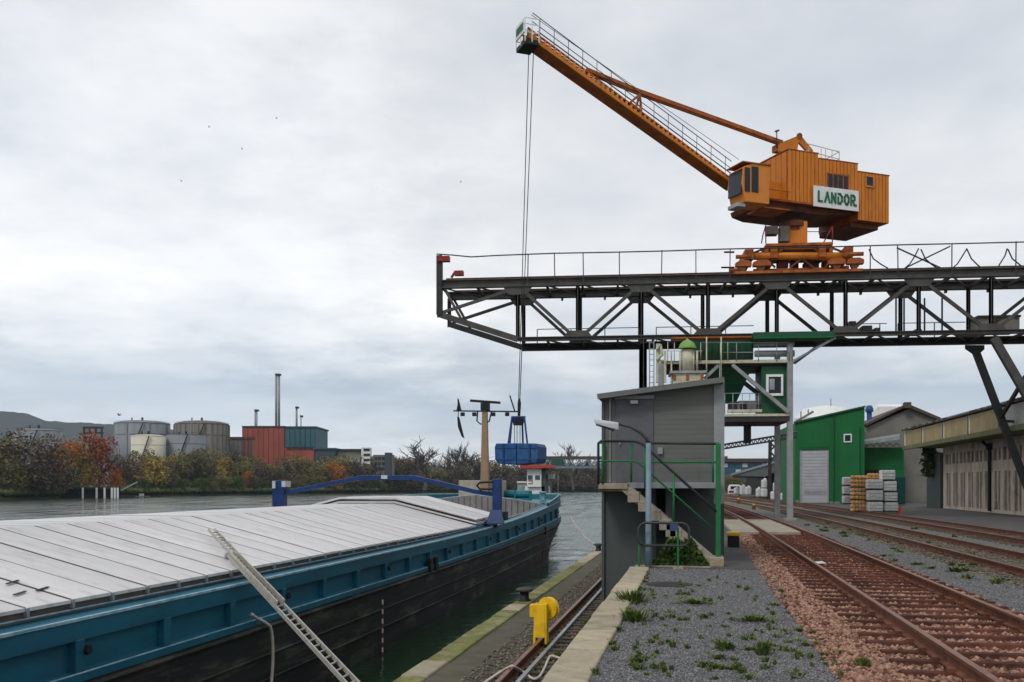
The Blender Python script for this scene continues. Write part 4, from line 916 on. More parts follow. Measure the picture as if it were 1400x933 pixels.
# turntable frame
gb('platform', 'orange_d', 1047, 1139, 332, 336, 0, FW); gb('platform_edge', 'orange', 1050, 1138, 336, 341, .2, FW-.2)
for a in (1046, 1134):
    for off in (.1, FW-.2): gb('frame_post', 'orange_d', a, a+5, 336, 350, off, off+.25)
gb('slew_column', 'orange', 1079, 1104, 303, 333, FW/2-.55, FW/2+.55)
mb = MB(); c = G.P(sx(1092), FW/2, 0); zc0, zc1 = G.z_of(1092, 307), G.z_of(1092, 298)
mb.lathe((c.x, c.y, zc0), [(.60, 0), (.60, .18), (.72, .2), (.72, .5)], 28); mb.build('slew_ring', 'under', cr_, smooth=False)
gb('control_cabinet', 'concrete_g', 1048, 1064, 309, 320, .6, 1.2); gb('control_cabinet', 'concrete_g', 1066, 1079, 309, 330, .9, 1.5)
gt('platform_rail', 'redpaint', [(1041, 333), (1043, 322), (1047, 308)], .03, .1); gt('platform_rail', 'redpaint', [(1126, 332), (1138, 310)], .03, .1); gt('platform_rail', 'redpaint', [(1138, 310), (1138, 333)], .03, .1)
gt('platform_rail', 'railing', [(1104, 317), (1138, 317)], .02, .1)
gt('platform_rail', 'redpaint', [(1047, 308), (1047, 333)], .03, .1)
# machine house
NS = -1.65; FS = 1.65
def jbox(name, m, px0, px1, ztop_, zbot_, o0=NS, o1=FS, par=cr_, bev=.02):
    mb = MB(); J.box(mb, J.s_of(px0, NS), J.s_of(px1, NS), o0, o1, zbot_, ztop_); return mb.build(name, m, par, bevel=bev)
zA = J.z_of(1077, 205, NS); zBm = J.z_of(1119, 217.5, NS); zC = J.z_of(1173, 235.5, NS); zF = J.z_of(1077, 275, NS); zRb = J.z_of(1214, 306, NS)
hse = jbox('machine_house', 'orange_d', 1077, 1118.5, zA, zF); jbox('machine_house_middle', 'orange_d', 1118.5, 1172.5, zBm, zF); jbox('machine_house_rear', 'orange_d', 1172.5, 1215, zC, zRb)
for a, b, z in ((1076, 1119, zA), (1118.7, 1173, zBm), (1172.7, 1216, zC)):
    jbox('roof_edge', 'orange_d', a, b, z+.07, z, NS-.05, FS+.05)
for (a, b, z1, z0) in ((1077, 1118.5, zA, zF), (1118.5, 1172.5, zBm, zF), (1172.5, 1215, zC, zRb)):
    t0, t1 = J.s_of(a, NS), J.s_of(b, NS); n = int(round((t1-t0)/.235)); mb = MB()
    for i in range(n):
        t = t0+(t1-t0)*(i+.5)/n; mb = MB(); J.box(mb, t-.098, t+.098, NS-.035, NS+.0, z0+.01, z1-.01); mb.build('cladding_panel', 'orange', cr_)
    
for k in range(7):
    mb = MB(); t = J.s_of(1077, NS); J.box(mb, t-.03, t, NS+.1+k*.46, NS+.5+k*.46, zF+.1, zA-.05); mb.build('front_panel', 'orange', cr_)
# long window, small window
mb = MB(); J.pbox(mb, 1132, 1160, 240, 259, NS-.05, NS-.02); wn = mb.build('window_band', 'glass', cr_)
mb = MB()
for px in (1132, 1139, 1146, 1153, 1160): J.pbox(mb, px-.6, px+.6, 239, 260, NS-.07, NS-.05)
J.pbox(mb, 1131, 1161, 238, 240, NS-.07, NS-.045); J.pbox(mb, 1131, 1161, 259, 261, NS-.07, NS-.045); mb.build('window_frame', 'orange_d', wn)
mb = MB(); J.pbox(mb, 1185, 1194, 242, 254, NS-.05, NS-.03); wn = mb.build('window', 'glass', cr_)
mb = MB()
for q_ in ((1183.5, 1195.5, 240.5, 242), (1183.5, 1195.5, 254, 256), (1183.5, 1185, 242, 254), (1194, 1195.5, 242, 254)): J.pbox(mb, *q_, NS-.08, NS-.03)
mb.build('window_frame', 'orange_l', wn)
# underframe, counterweight
mb = MB(); t0, t1 = J.s_of(1044, NS), J.s_of(1172, NS)
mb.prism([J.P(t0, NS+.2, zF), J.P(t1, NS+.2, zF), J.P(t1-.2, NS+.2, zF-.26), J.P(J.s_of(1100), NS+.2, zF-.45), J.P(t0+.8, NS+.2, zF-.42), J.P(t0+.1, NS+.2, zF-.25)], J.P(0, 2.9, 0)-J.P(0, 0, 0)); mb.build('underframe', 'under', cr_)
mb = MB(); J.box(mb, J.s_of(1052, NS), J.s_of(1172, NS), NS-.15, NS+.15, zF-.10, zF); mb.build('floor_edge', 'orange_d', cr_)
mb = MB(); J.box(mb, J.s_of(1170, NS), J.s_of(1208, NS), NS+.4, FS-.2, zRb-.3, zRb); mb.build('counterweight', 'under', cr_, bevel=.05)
# sign with letters
mb = MB(); J.pbox(mb, 1111, 1171.5, 257, 287.5, NS-.13, NS-.06)
sg = MB(); ta, tb = J.s_of(1110.5, NS-.1), J.s_of(1171.5, NS-.1); zs0, zs1 = J.z_of(1141, 286.5, NS-.1), J.z_of(1141, 258.5, NS-.1)
J.box(sg, ta, tb, NS-.24, NS-.18, zs0, zs1); sgn_o = sg.build('name_sign', 'white', cr_)
def letters(fr, text, t0, t1, z0, z1, off, m, par, wgt=.2):
    Lm = {'L': [[(0, 1), (0, 0), (.8, 0)]], 'A': [[(-.05, 0), (.5, 1), (1.0, 0)], ], 'N': [[(0, 0), (0, .95)], [(.0, 1), (.85, 0)], [(.85, .05), (.85, 1)]],
          'D': [[(0, 0), (0, .62)], [(0, 1), (.45, 1), (.85, .72), (.85, .28), (.45, 0), (0, 0)]], 'O': [[(.3, 1), (.0, .72), (0, .28), (.3, 0), (.6, 0), (.9, .28), (.9, .72), (.6, 1)]],
          'R': [[(0, 0), (0, 1)], [(0, 1), (.55, 1), (.8, .85), (.8, .6), (.55, .45), (.2, .45)], [(.45, .45), (.72, 0), (1.15, 0)]]}
    n = len(text); wl_ = (t1-t0)/n; h = z1-z0
    for i, ch in enumerate(text):
        mb = MB()
        for k_, pl in enumerate(Lm[ch]):
            for a, b in zip(pl, pl[1:]):
                A_ = fr.P(t0+wl_*(i+.14+a[0]*.66), off-.012-.002*k_, z0+h*a[1]); B_ = fr.P(t0+wl_*(i+.14+b[0]*.66), off-.012-.002*k_, z0+h*b[1])
                d_ = (B_-A_).normalized()*h*wgt*.42; nn = fr.P(0, 1, 0)-fr.P(0, 0, 0); mb.beam(A_-d_, B_+d_, h*wgt, .02, nn)
        mb.build('letter', m, par)
letters(J, 'LANDOR', ta+(tb-ta)*.08, ta+(tb-ta)*.95, zs0+(zs1-zs0)*.27, zs0+(zs1-zs0)*.73, NS-.25, 'greenlogo', sgn_o, .22)
# operator cab
ZCt, ZCb = J.z_of(1030, 224, -2.4), J.z_of(1030, 277, -2.4)
t0, t1 = J.s_of(1017, -2.4), J.s_of(1052, -2.4)
mb = MB(); mb.prism([J.P(t0+.12, -2.4, ZCb), J.P(t1, -2.4, ZCb), J.P(t1, -2.4, ZCt), J.P(t0+.5, -2.4, ZCt), J.P(t0, -2.4, ZCt-.2), J.P(t0-.1, -2.4, ZCb+.9)], J.P(0, 1.35, 0)-J.P(0, 0, 0)); cab = mb.build('operator_cab', 'orange_l', cr_, bevel=.03)
mb = MB(); J.pbox(mb, 1018.5, 1025.5, 229, 262, -2.43, -2.41); mb.build('cab_window', 'glass', cab, bevel=.0)
mb = MB(); J.pbox(mb, 1028, 1037, 228, 263, -2.43, -2.41); mb.build('cab_window', 'glass', cab)
mb = MB(); mb.hexa([J.P(t0-.13, -2.3, ZCb+.45), J.P(t0-.05, -2.3, ZCb+.45), J.P(t0-.05, -1.15, ZCb+.45), J.P(t0-.13, -1.15, ZCb+.45), J.P(t0-.06, -2.3, ZCt-.28), J.P(t0+.02, -2.3, ZCt-.28), J.P(t0+.02, -1.15, ZCt-.28), J.P(t0-.06, -1.15, ZCt-.28)]); mb.build('cab_front_window', 'glass', cab)
mb = MB(); J.box(mb, t0-.25, t0+.25, -2.2, -1.3, ZCb-.22, ZCb-.02); mb.build('floodlight', 'galv', cab, bevel=.03)
mb = MB(); J.box(mb, t0-.1, t1+.1, -2.45, -1.0, ZCt, ZCt+.06); mb.build('cab_roof', 'orange_d', cab)
# access platform behind cab
mb = MB(); J.box(mb, t1, J.s_of(1077, NS)-.05, -1.9, -.4, ZCb-.03, ZCb+.04); mb.build('access_platform', 'orange_d', cr_)
for z in (.5, .95):
    mb = MB(); mb.tube([J.P(t1, -1.9, ZCb+z), J.P(J.s_of(1077, NS), -1.9, ZCb+z)], .022, 6); mb.build('platform_rail', 'orange_d', cr_)
mb = MB(); J.box(mb, t1+.1, J.s_of(1077, NS)-.02, -1.0, -.9, ZCb, ZCb+1.7); mb.build('access_door', 'orange', cr_)
# A frame on the roof
fz = zA
mb = MB(); mb.prism([J.pt(1066, 206, .3), J.pt(1066, 196, .3), J.pt(1091, 186, .3), J.pt(1094, 184, .3), J.pt(1112, 206, .3), J.pt(1104, 206, .3), J.pt(1092, 194, .3), J.pt(1090, 206, .3)], J.P(0, .15, 0)-J.P(0, 0, 0)); mb.build('pylon_frame', 'orange_d', cr_)
mb = MB(); mb.prism([J.pt(1066, 207, -.5), J.pt(1066, 197, -.5), J.pt(1091, 187, -.5), J.pt(1094, 185, -.5), J.pt(1112, 207, -.5), J.pt(1104, 207, -.5), J.pt(1092, 194, -.5), J.pt(1090, 207, -.5)], J.P(0, .15, 0)-J.P(0, 0, 0)); mb.build('pylon_frame', 'orange', cr_)
mb = MB(); J.pbox(mb, 1066, 1090, 197, 206, -.4, .3); mb.build('pylon_housing', 'orange_d', cr_)
mb = MB(); mb.tube([J.pt(1093, 186, -.6), J.pt(1093, 186, .5)], .16, 12); mb.build('pylon_sheave', 'orange_d', cr_)
gt('anemometer_mast', 'railing', [(1062, 203), (1062, 180)], .03, -.3, fr=J); gt('anemometer_mast', 'railing', [(1060, 180), (1065, 178.5)], .05, -.3, fr=J)
for z in (.45, .85):
    mb = MB(); mb.tube([J.P(J.s_of(1113, NS), -.9, zBm+.2+z), J.P(J.s_of(1160, NS), -.9, zBm+.0+z), J.P(J.s_of(1162, NS), .3, zBm+.0+z)], .022, 6); mb.build('roof_rail', 'cream', cr_)
for px in (1118, 1135, 1141, 1150, 1160):
    mb = MB(); t = J.s_of(px, NS); mb.tube([J.P(t, -.9, zBm), J.P(t, -.9, zBm+.87)], .02, 6); mb.build('roof_rail', 'cream', cr_)
# jib: box girder
JW = .45
tA = J.s_of(1010, -JW); tB = J.s_of(724, -JW)
zlo = lambda px: J.z_of(px, 56+(px-728)*.7156, -JW); zhi = lambda px: J.z_of(px, 46.9+(px-734.9)*.743, -JW)
pa, pz = 1006, 722
Plo0, Plo1 = J.P(J.s_of(pa, -JW), -JW, zlo(pa)), J.P(J.s_of(pz, -JW), -JW, zlo(pz)); Phi0, Phi1 = J.P(J.s_of(pa, -JW), -JW, zhi(pa)), J.P(J.s_of(pz, -JW), -JW, zhi(pz))
wv2 = J.P(0, 2*JW, 0)-J.P(0, 0, 0); mid0 = Plo0.lerp(Phi0, .38); mid1 = Plo1.lerp(Phi1, .38)
nw = (J.P(0, .06, 0)-J.P(0, 0, 0))
mb = MB(); mb.add([Plo0, Plo1, mid1, mid0, Plo0+wv2, Plo1+wv2, mid1+wv2, mid0+wv2], [(0, 1, 2, 3), (4, 7, 6, 5), (0, 4, 5, 1), (3, 2, 6, 7), (0, 3, 7, 4), (1, 5, 6, 2)]); jib = mb.build('jib_girder', 'orange_d', cr_)
mb = MB(); mb.beam(Phi0+nw, Phi1+nw, .09, .07); mb.beam(Phi0+wv2-nw, Phi1+wv2-nw, .09, .07); mb.build('jib_top_rail', 'orange_d', jib)
mb = MB(); mb.beam(Plo0.lerp(Phi0, .12)-nw*.3, Plo1.lerp(Phi1, .12)-nw*.3, .1, .1); mb.build('jib_bottom_flange', 'orange', jib)
mb = MB(); mb.beam(mid0-nw*.2, mid1-nw*.2, .06, .07); mb.build('jib_mid_flange', 'orange', jib)
mb = MB(); a_, b_ = mid0+nw*2.2, mid1+nw*2.2; u_ = (Phi0-mid0)*1.45; mb.add([a_, b_, b_+u_, a_+u_], [(0, 1, 2, 3)]); mb.prism([a_, b_, b_+u_, a_+u_], nw*.3); mb.build('jib_dark_backing', 'black', jib)  # added black plate, makes the openings between the jib posts read dark
nsl = 44
for i in range(nsl+1):
    f_ = (i+.5)/(nsl+1)
    for wv_ in (nw, wv2-nw):
        a_ = mid0.lerp(mid1, f_)+wv_; b_ = Phi0.lerp(Phi1, f_)+wv_; mb = MB(); mb.beam(a_, b_, .13, .09); mb.build('jib_lattice_post', 'orange', jib)
    if i % 2 == 0:
        mb = MB(); mb.beam(mid0.lerp(mid1, f_)+Vector((0, 0, .05)), mid0.lerp(mid1, f_)+wv2+Vector((0, 0, .05)), .08, .08); mb.build('jib_cross_bar', 'orange_d', jib)
# jib handrails
def jrail(dy0, dy1, off, r, nm='jib_handrail', a=728, b=1000):
    p = [J.z_of(a, 46.9+(a-734.9)*.743-dy0, off), J.z_of(b, 46.9+(b-734.9)*.743-dy1, off)]
    mb = MB(); mb.tube([J.P(J.s_of(a, off), off, p[0]), J.P(J.s_of(b, off), off, p[1])], r, 6); mb.build(nm, 'railing', jib)
jrail(24, 23, -JW, .022); jrail(12, 13, -JW, .02); jrail(20, 33, JW, .014, 'hoist_rope', 726, 1010); jrail(4, 6, 0, .03, 'hoist_rope', 735, 1000)
for i in range(14):
    px = 738+i*19.5; y_ = 46.9+(px-734.9)*.743; mb = MB(); mb.beam(J.pt(px, y_, -JW), J.pt(px+.3, y_-24, -JW), .03, .03); mb.build('jib_rail_post', 'railing', jib)
# tie bar and strut
mb = MB()
A_ = J.pt(1068, 196, 0); B_ = J.pt(875, 127, 0); C_ = J.pt(800, 96, 0)
for off in (-.12, .12):
    v = J.P(0, off, 0)-J.P(0, 0, 0); mb.beam(A_+v, B_+v, .10, .20); mb.beam(B_+v, C_+v, .10, .18)
mb.build('tie_bar', 'orange_d', cr_)
for pl in (((875, 129), (861, 141)), ((875, 129), (877, 152)), ((875, 129), (869, 148)), ((861, 140), (874, 150))):
    mb = MB(); mb.beam(J.pt(*pl[0], -.1), J.pt(*pl[1], -JW), .09, .09); mb.build('tie_strut', 'orange_d', cr_)
# tip platform
fz0 = J.z_of(724, 57, -.6)
tp0, tp1 = J.s_of(718, -.6), J.s_of(737, -.6)
mb = MB(); J.box(mb, tp0, tp1, -.6, .6, fz0-.1, fz0+.12); mb.build('tip_platform', 'black', jib)
for z in (.45, .85, 1.15):
    mb = MB(); mb.tube([J.P(tp1, -.6, fz0+z), J.P(tp0, -.6, fz0+z), J.P(tp0, .6, fz0+z), J.P(tp1, .6, fz0+z)], .024, 6, False); mb.build('tip_rail', 'white', jib)
for t, o_ in ((tp0, -.6), (tp1, -.6), ((tp0+tp1)/2, -.6), (tp0, .6), (tp1, .6), (tp0, 0)):
    mb = MB(); mb.tube([J.P(t, o_, fz0), J.P(t, o_, fz0+1.15)], .024, 6); mb.build('tip_rail_post', 'white', jib)
mb = MB(); J.box(mb, tp0-.05, tp0-.02, -.56, .56, fz0+.45, fz0+1.1); tsg = mb.build('tip_sign', 'white', jib)
mb = MB()
for i in range(6): J.box(mb, tp0-.075, tp0-.05, -.46+i*.16, -.46+i*.16+.10, fz0+.6, fz0+.95)
mb.build('tip_letters', 'greenlogo', tsg)
mb = MB(); c = J.P(J.s_of(727, 0), 0, fz0+.12); e = J.P(0, .2, 0)-J.P(0, 0, 0); mb.tube([c-e, c+e], .22, 18); mb.build('tip_sheave', 'orange_d', jib)
# ropes and grab
T0 = J.pt(726.5, 66, 0); Dr = 48.2
Bt = W(709.5, 560, 48.6)
for dx in (-.12, .12):
    mb = MB(); mb.tube([T0+Vector((dx*1.0, 0, .2)), Bt+Vector((dx*.25, 0, 0))], .022, 6); mb.build('hoist_rope', 'black', cr_)
gr = thing('grab_bucket', 'blue clamshell grab hanging from the crane ropes above the barge', 'grab', W(706, 636, 48.6))
g = Fr(706, 48.6, PERP-8)
mb = MB(); mb.tube([g.pt(710, 545), g.pt(710, 552), g.pt(709.5, 569)], [.05, .09, .07], 8); mb.build('swivel', 'black', gr)
mb = MB(); mb.hexa([g.pt(702, 582, -.3), g.pt(715, 582, -.3), g.pt(715, 582, .3), g.pt(702, 582, .3), g.pt(698.5, 569, -.35), g.pt(719, 569, -.35), g.pt(719, 569, .35), g.pt(698.5, 569, .35)]); mb.build('head_block', 'gblue', gr, bevel=.04)
mb = MB(); mb.tube([g.pt(709, 576, -.4), g.pt(709, 576, .4)], .2, 14); mb.build('sheave', 'black', gr)
for a, b, o_ in ((700, 695, -.35), (717, 721, -.35), (700, 697, .35), (714, 715, .35)):
    mb = MB(); mb.beam(g.pt(a, 571, o_), g.pt(b, 607, o_*1.4), .08, .10); mb.build('grab_arm', 'gblue', gr)
for a in (703.5, 707, 711):
    mb = MB(); mb.tube([g.pt(a, 580), g.pt(a, 608)], .018, 5); mb.build('closing_rope', 'redpaint' if a < 704 else 'black', gr)
GW = .75
for s in (-1, 1):
    # each shell: cross section in the plane across the view
    xc = 706; 
    if s < 0: pts = [(705.7, 606), (677.5, 606.5), (676, 612), (676.5, 628), (680, 634), (705.7, 636)]
    else: pts = [(706.3, 606), (733, 606.5), (735.5, 611), (735.5, 627), (733, 633), (706.3, 636)]
    mb = MB(); mb.prism([g.pt(a, b, -GW) for a, b in pts], g.P(0, 2*GW, 0)-g.P(0, 0, 0)); sh_ = mb.build('bucket_shell', 'bblue', gr, bevel=.05)
    for yy in (612, 628):
        mb = MB(); mb.beam(g.pt(pts[1][0]+1*(-s)*-1, yy, -GW-.02), g.pt(706+s*1, yy, -GW-.02), .04, .05); mb.build('shell_rib', 'bblue', sh_)
for px in (688, 724):
    mb = MB(); g.pbox(mb, px-1, px+1, 607, 633, -GW-.05, -GW); mb.build('shell_stiffener', 'gblue', gr)

# ============================================================ GREEN HOPPER TOWER UNDER THE BRIDGE
K = Fr(1080, 50.6, gang)
ht = thing('hopper_tower', 'green loading hopper and cabin on a grey steel frame under the truss bridge', 'hopper', K.P(0, 0, 0))
def kb(name, m, px0, px1, py0, py1, o0, o1, par=ht, bev=.012): return gb(name, m, px0, px1, py0, py1, o0, o1, par, bev, K)
def kt(name, m, pts, r, off=0, n=6): return gt(name, m, pts, r, off, ht, n, K)
def kbeam(name, m, a, b, w_, h_, off=0, off2=None):
    mb = MB(); mb.beam(K.pt(*a, off), K.pt(*b, off if off2 is None else off2), w_, h_); return mb.build(name, m, ht)
for o_ in (0, 4.0):
    mb = MB(); t = K.s_of(1080.5, 0); K.box(mb, t-.14, t+.14, o_, o_+.06, 0, K.z_of(1080, 470)); K.box(mb, t-.14, t+.14, o_+.22, o_+.28, 0, K.z_of(1080, 470)); K.box(mb, t-.04, t+.04, o_+.06, o_+.22, 0, K.z_of(1080, 470)); mb.build('column', 'grey_lt', ht)
    kb('column', 'grey_lt', 900, 908, 492, 700, o_, o_+.25)
mb = MB(); t = K.s_of(1080.5, 0); K.box(mb, t-.3, t+.3, -.15, .45, -.02, .12); mb.build('column_footing', 'concrete', ht)
kb('upper_platform', 'cream', 901, 1088, 492.5, 497, 0, 4.2); kb('upper_platform_beam', 'steel', 906, 1080, 497, 501, .3, 4)
kb('lower_platform', 'cream', 986, 1080, 566, 569.5, -.05, 4.1); kb('lower_platform_beam', 'steel', 986, 1080, 569.5, 577, 0, 4)
kb('fascia_plate', 'cream', 995, 1042, 560, 564, -.1, .2)
kbeam('diagonal_brace', 'grey_lt', (1001, 499), (1078, 564), .2, .18, -.1)
kbeam('diagonal_brace', 'steel', (1018, 524), (1042, 543), .2, .2, 1.5)
kbeam('diagonal_brace', 'grey_lt', (982, 500), (963, 518), .16, .16, -.1); kbeam('ladder_stringer', 'galv', (984, 498), (984, 520), .06, .06, -.3)
# hopper
kb('hopper_box', 'green_d', 949, 1030, 463, 491.5, 1.0, 3.6)
for px in range(956, 1030, 9):
    kb('box_stiffener', 'green_d', px-.5, px+.5, 463.5, 491, .95, 1.0)
def frus(name, m, p, o0, o1, q_, q0, q1):
    mb = MB().hexa([K.pt(q_[0], q_[2], q0), K.pt(q_[1], q_[2], q0), K.pt(q_[1], q_[2], q1), K.pt(q_[0], q_[2], q1), K.pt(p[0], p[2], o0), K.pt(p[1], p[2], o0), K.pt(p[1], p[2], o1), K.pt(p[0], p[2], o1)]); return mb.build(name, m, ht)
frus('hopper_cone', 'green_d', (960, 1030, 499), .6, 3.6, (978, 1006, 552), 1.6, 2.6)
for k, yy in enumerate((510, 524, 538)):
    f_ = (yy-499)/53; kb('hopper_band', 'green_d', 960+18*f_-.5, 1030-24*f_+.5, yy-.7, yy+.7, .55+f_, .62+f_)
# cabin
kb('cabin_wall', 'green_d', 1041, 1077, 501, 566, .3, 2.6); 
kb('cabin_window', 'glass', 1051, 1068, 516, 538, .24, .3)
for q_ in ((1047.5, 1071, 512, 515.5), (1047.5, 1071, 538, 541.5), (1047.5, 1051, 515.5, 538), (1068, 1071, 515.5, 538)): kb('cabin_window_frame', 'white', *q_, .17, .3)
kb('cabin_window_blind', 'galv', 1052, 1059, 518, 533, .22, .235)
# duct down
kb('discharge_duct', 'dark', 1018.5, 1027, 577, 606, .9, 1.5); kb('duct_flange', 'brownroof', 1013, 1033, 571, 581, .7, 1.7)
# plant on the lower platform
kb('drive_unit', 'steel', 997, 1008, 549, 561, .8, 1.6); kb('drive_unit', 'grey_lt', 1010, 1034, 548, 561, 1.4, 2.4); kb('gear_box', 'dark', 1014, 1021, 551, 560, .8, 1.4)
for px in (991, 1002, 1015, 1025, 1037): kt('lower_rail_post', 'galv', [(px, 566), (px, 538)], .022, .05)
for yy in (538, 552): kt('lower_rail', 'galv', [(988, yy), (1040, yy)], .02, .05)
# rails upper
for px in (913, 922, 958, 966, 985, 995, 1007, 1037, 1062, 1079, 1083):
    kt('upper_rail_post', 'cream' if px < 1000 else 'galv', [(px, 494), (px, 468)], .024, -.02)
for a, b, yy in ((958, 1080, 468.5), (988, 1080, 482), (905, 960, 480), (905, 960, 494)): kt('upper_rail', 'cream' if b < 970 else 'galv', [(a, yy), (b, yy)], .022, -.02)
for a in (986, 966): kt('tall_post', 'cream', [(a, 461), (a, 520)], .04, -.3)
kt('conveyor_roller', 'galv', [(1032, 484), (1086, 483.5)], .17, .4, 12); kt('conveyor_roller', 'galv', [(1030, 471.5), (1086, 470.5)], .12, .4, 12)
# green conveyor beam with bracket
kb('conveyor_beam', 'green_d', 1030, 1142, 453.5, 461.5, -.3, .8); kb('conveyor_flange', 'green', 1030, 1143, 461, 462.5, -.35, .85)
kb('rust_beam', 'orange_d', 918, 1028, 460.5, 462.5, -.2, .6)
kbeam('conveyor_strut', 'steel', (1086, 497), (1125, 468), .1, .14, 0); kbeam('conveyor_strut', 'galv', (1086, 493), (1142, 462), .1, .12, 0)
# left plant: dome, filter, pale tank
mb = MB(); c = K.P(K.s_of(939.5, 0), -.2, 0); zc = K.z_of(939, 477, -.2)
mb.lathe((c.x, c.y, zc), [(.46, 0), (.45, .08), (.36, .28), (.2, .40), (.08, .46), (.05, .52)], 16); mb.build('filter_dome', 'green_lt', ht, smooth=False)
mb = MB(); mb.lathe((c.x, c.y, K.z_of(939, 508, -.2)), [(.30, 0), (.30, 1.1)], 14); mb.build('filter_body', 'cream', ht, smooth=True)
for px in (930, 948, 953): kt('filter_pipe', 'cream', [(px, 480), (px, 508)], .06, -.3, 8)
kb('pale_hopper', 'cream', 920, 962, 510, 540, -.4, 1.2); kb('pale_hopper_rim', 'galv', 916, 965, 507, 510.5, -.5, 1.3)
for px in (922, 940, 960): kb('rust_bracket', 'orange_d', px-2, px+2, 512, 520, -.45, -.4)
kb('electric_cabinet', 'dark', 919, 960, 497, 507, .2, 1)
kb('riser', 'cream', 897, 903, 470, 523, .1, .4); kb('riser', 'cream', 908, 911, 480, 523, -.2, 0); kb('riser', 'cream', 917, 919, 480, 523, -.2, 0)
mb = MB(); mb.tube([K.pt(898, 478), K.pt(903, 472), K.pt(905, 485), K.pt(898, 492)], .09, 8); mb.build('bent_pipe', 'cream', ht)

# ============================================================ RIGHT HAND WAREHOUSE
BX = 19.37; CXF = 17.0
lw = thing('loading_warehouse', 'long beige concrete warehouse with ochre panelled canopy along the yard', 'building', (BX, 70, 0))
y0w, y1w = 50, 83.0
pitch = 6.45; ystart = 80.2
mb = MB(); mb.box(BX+.45, BX+12, y0w, y1w, 0, 6.2); mb.build('rear_wall', 'dark', lw)
ZW = 4.85
def wb(name, m, x0, x1, y0, y1, z0, z1, par=lw, bev=0): 
    mb = MB(); mb.box(x0, x1, y0, y1, z0, z1); return mb.build(name, m, par, bevel=bev)
wb('plinth', 'wallbeige', BX-.05, BX+.5, y0w, y1w, 0, .22); wb('middle_band', 'wallbeige', BX, BX+.45, y0w, y1w, 2.75, 3.45); wb('top_band', 'wallbeige', BX, BX+.45, y0w, y1w, 4.25, ZW)
wb('end_wall', 'wallbeige', BX+.01, BX+12, y1w, y1w+.3, 0, 6.1)
y = y1w-.1; k = 0
while y > y0w:
    wb('wall_pier', 'wallbeige', BX-.05, BX+.46, y-.85, y, .22, 2.75, bev=.015)
    wb('wall_fin', 'wallbeige', BX-.02, BX+.46, y-1.62, y-1.44, .22, 2.75)
    wb('infill_panel', 'infill', BX+.10, BX+.34, y-1.44, y-.85, .22 if k % 3 else .75, 2.75)
    if k % 4: wb('infill_panel', 'infill', BX+.12, BX+.34, y-2.1, y-1.62, .22, 2.75)
    wb('window_pier', 'wallbeige', BX-.02, BX+.46, y-.45, y, 3.45, 4.25); wb('window_pier', 'wallbeige', BX, BX+.46, y-1.55, y-1.25, 3.45, 4.25)
    w__ = wb('window_pane', 'infill', BX+.16, BX+.36, y-1.20, y-.55, 3.5, 4.2)
    y -= 2.1; k += 1
for y in (70.2, 57.6):
    mb = MB(); mb.tube([(BX-.15, y, .1), (BX-.15, y, 4.3), (BX-.6, y+.1, 4.75)], .11, 10); mb.build('downpipe', 'black', lw)
    wb('pipe_hopper', 'black', BX-.35, BX-.02, y-.2, y+.2, 4.2, 4.6)
# canopy slab and fascia
wb('canopy_slab', 'slab_moss', CXF-.05, BX+.6, y0w, y1w+3.0, 4.85, 5.05)
wb('canopy_edge', 'slab_moss', CXF-.12, CXF+.1, y0w, y1w+3.05, 4.72, 5.03, bev=.03)
y = 85.9; k = 0
while y > y0w:
    yn = y-pitch
    wb('fascia_panel', 'fascia_g' if k == 4 else 'fascia', CXF, CXF+.12, yn+.22, y-.22, 5.06, 6.22, bev=.02)
    wb('fascia_post', 'steel', CXF-.03, CXF+.2, yn-.2, yn+.2, 5.04, 6.28)
    wb('fascia_trim', 'white', CXF-.04, CXF+.02, y-.24, y-.14, 5.06, 6.2)
    y = yn; k += 1
wb('fascia_panel', 'fascia', CXF+.15, BX+6, 85.9, 86.05, 5.0, 6.2)
mb = MB(); mb.hexa([(CXF-.15, y0w, 6.28), (BX+9, y0w, 7.9), (BX+9, 86.2, 7.9), (CXF-.15, 86.2, 6.28), (CXF-.15, y0w, 6.36), (BX+9, y0w, 8.0), (BX+9, 86.2, 8.0), (CXF-.15, 86.2, 6.36)]); mb.build('roof', 'brownroof', lw)
for i in range(60):
    y = 86-i*.62; mb = MB(); mb.beam((CXF-.2, y, 6.40), (CXF+1.0, y, 6.62), .25, .09); mb.build('roof_tile', 'galv' if random.random() < .5 else 'brownroof', lw)
# dark louvred end part left of the wall
wb('service_door', 'slate_d', BX-.2, BX+.2, 83.3, 88, 0, 4.4)
# ivy hanging by the corner
iv = MB()
for i in range(260):
    p = Vector((CXF+1.9+random.gauss(0, .28), 85.8+random.gauss(0, .4), random.uniform(2.6, 5.0))); a = Vector((random.uniform(-1, 1), random.uniform(-1, 1), random.uniform(-1, 1))).normalized()*.16; b = a.cross(Vector((random.random(), random.random(), 1))).normalized()*.16
    iv.add([p-a-b, p+a-b, p+a+b, p-a+b], [(0, 1, 2, 3)])
tag(iv.build('ivy', 'lf_green'), 'hanging ivy on the corner of the beige warehouse canopy', 'ivy', kind='stuff')

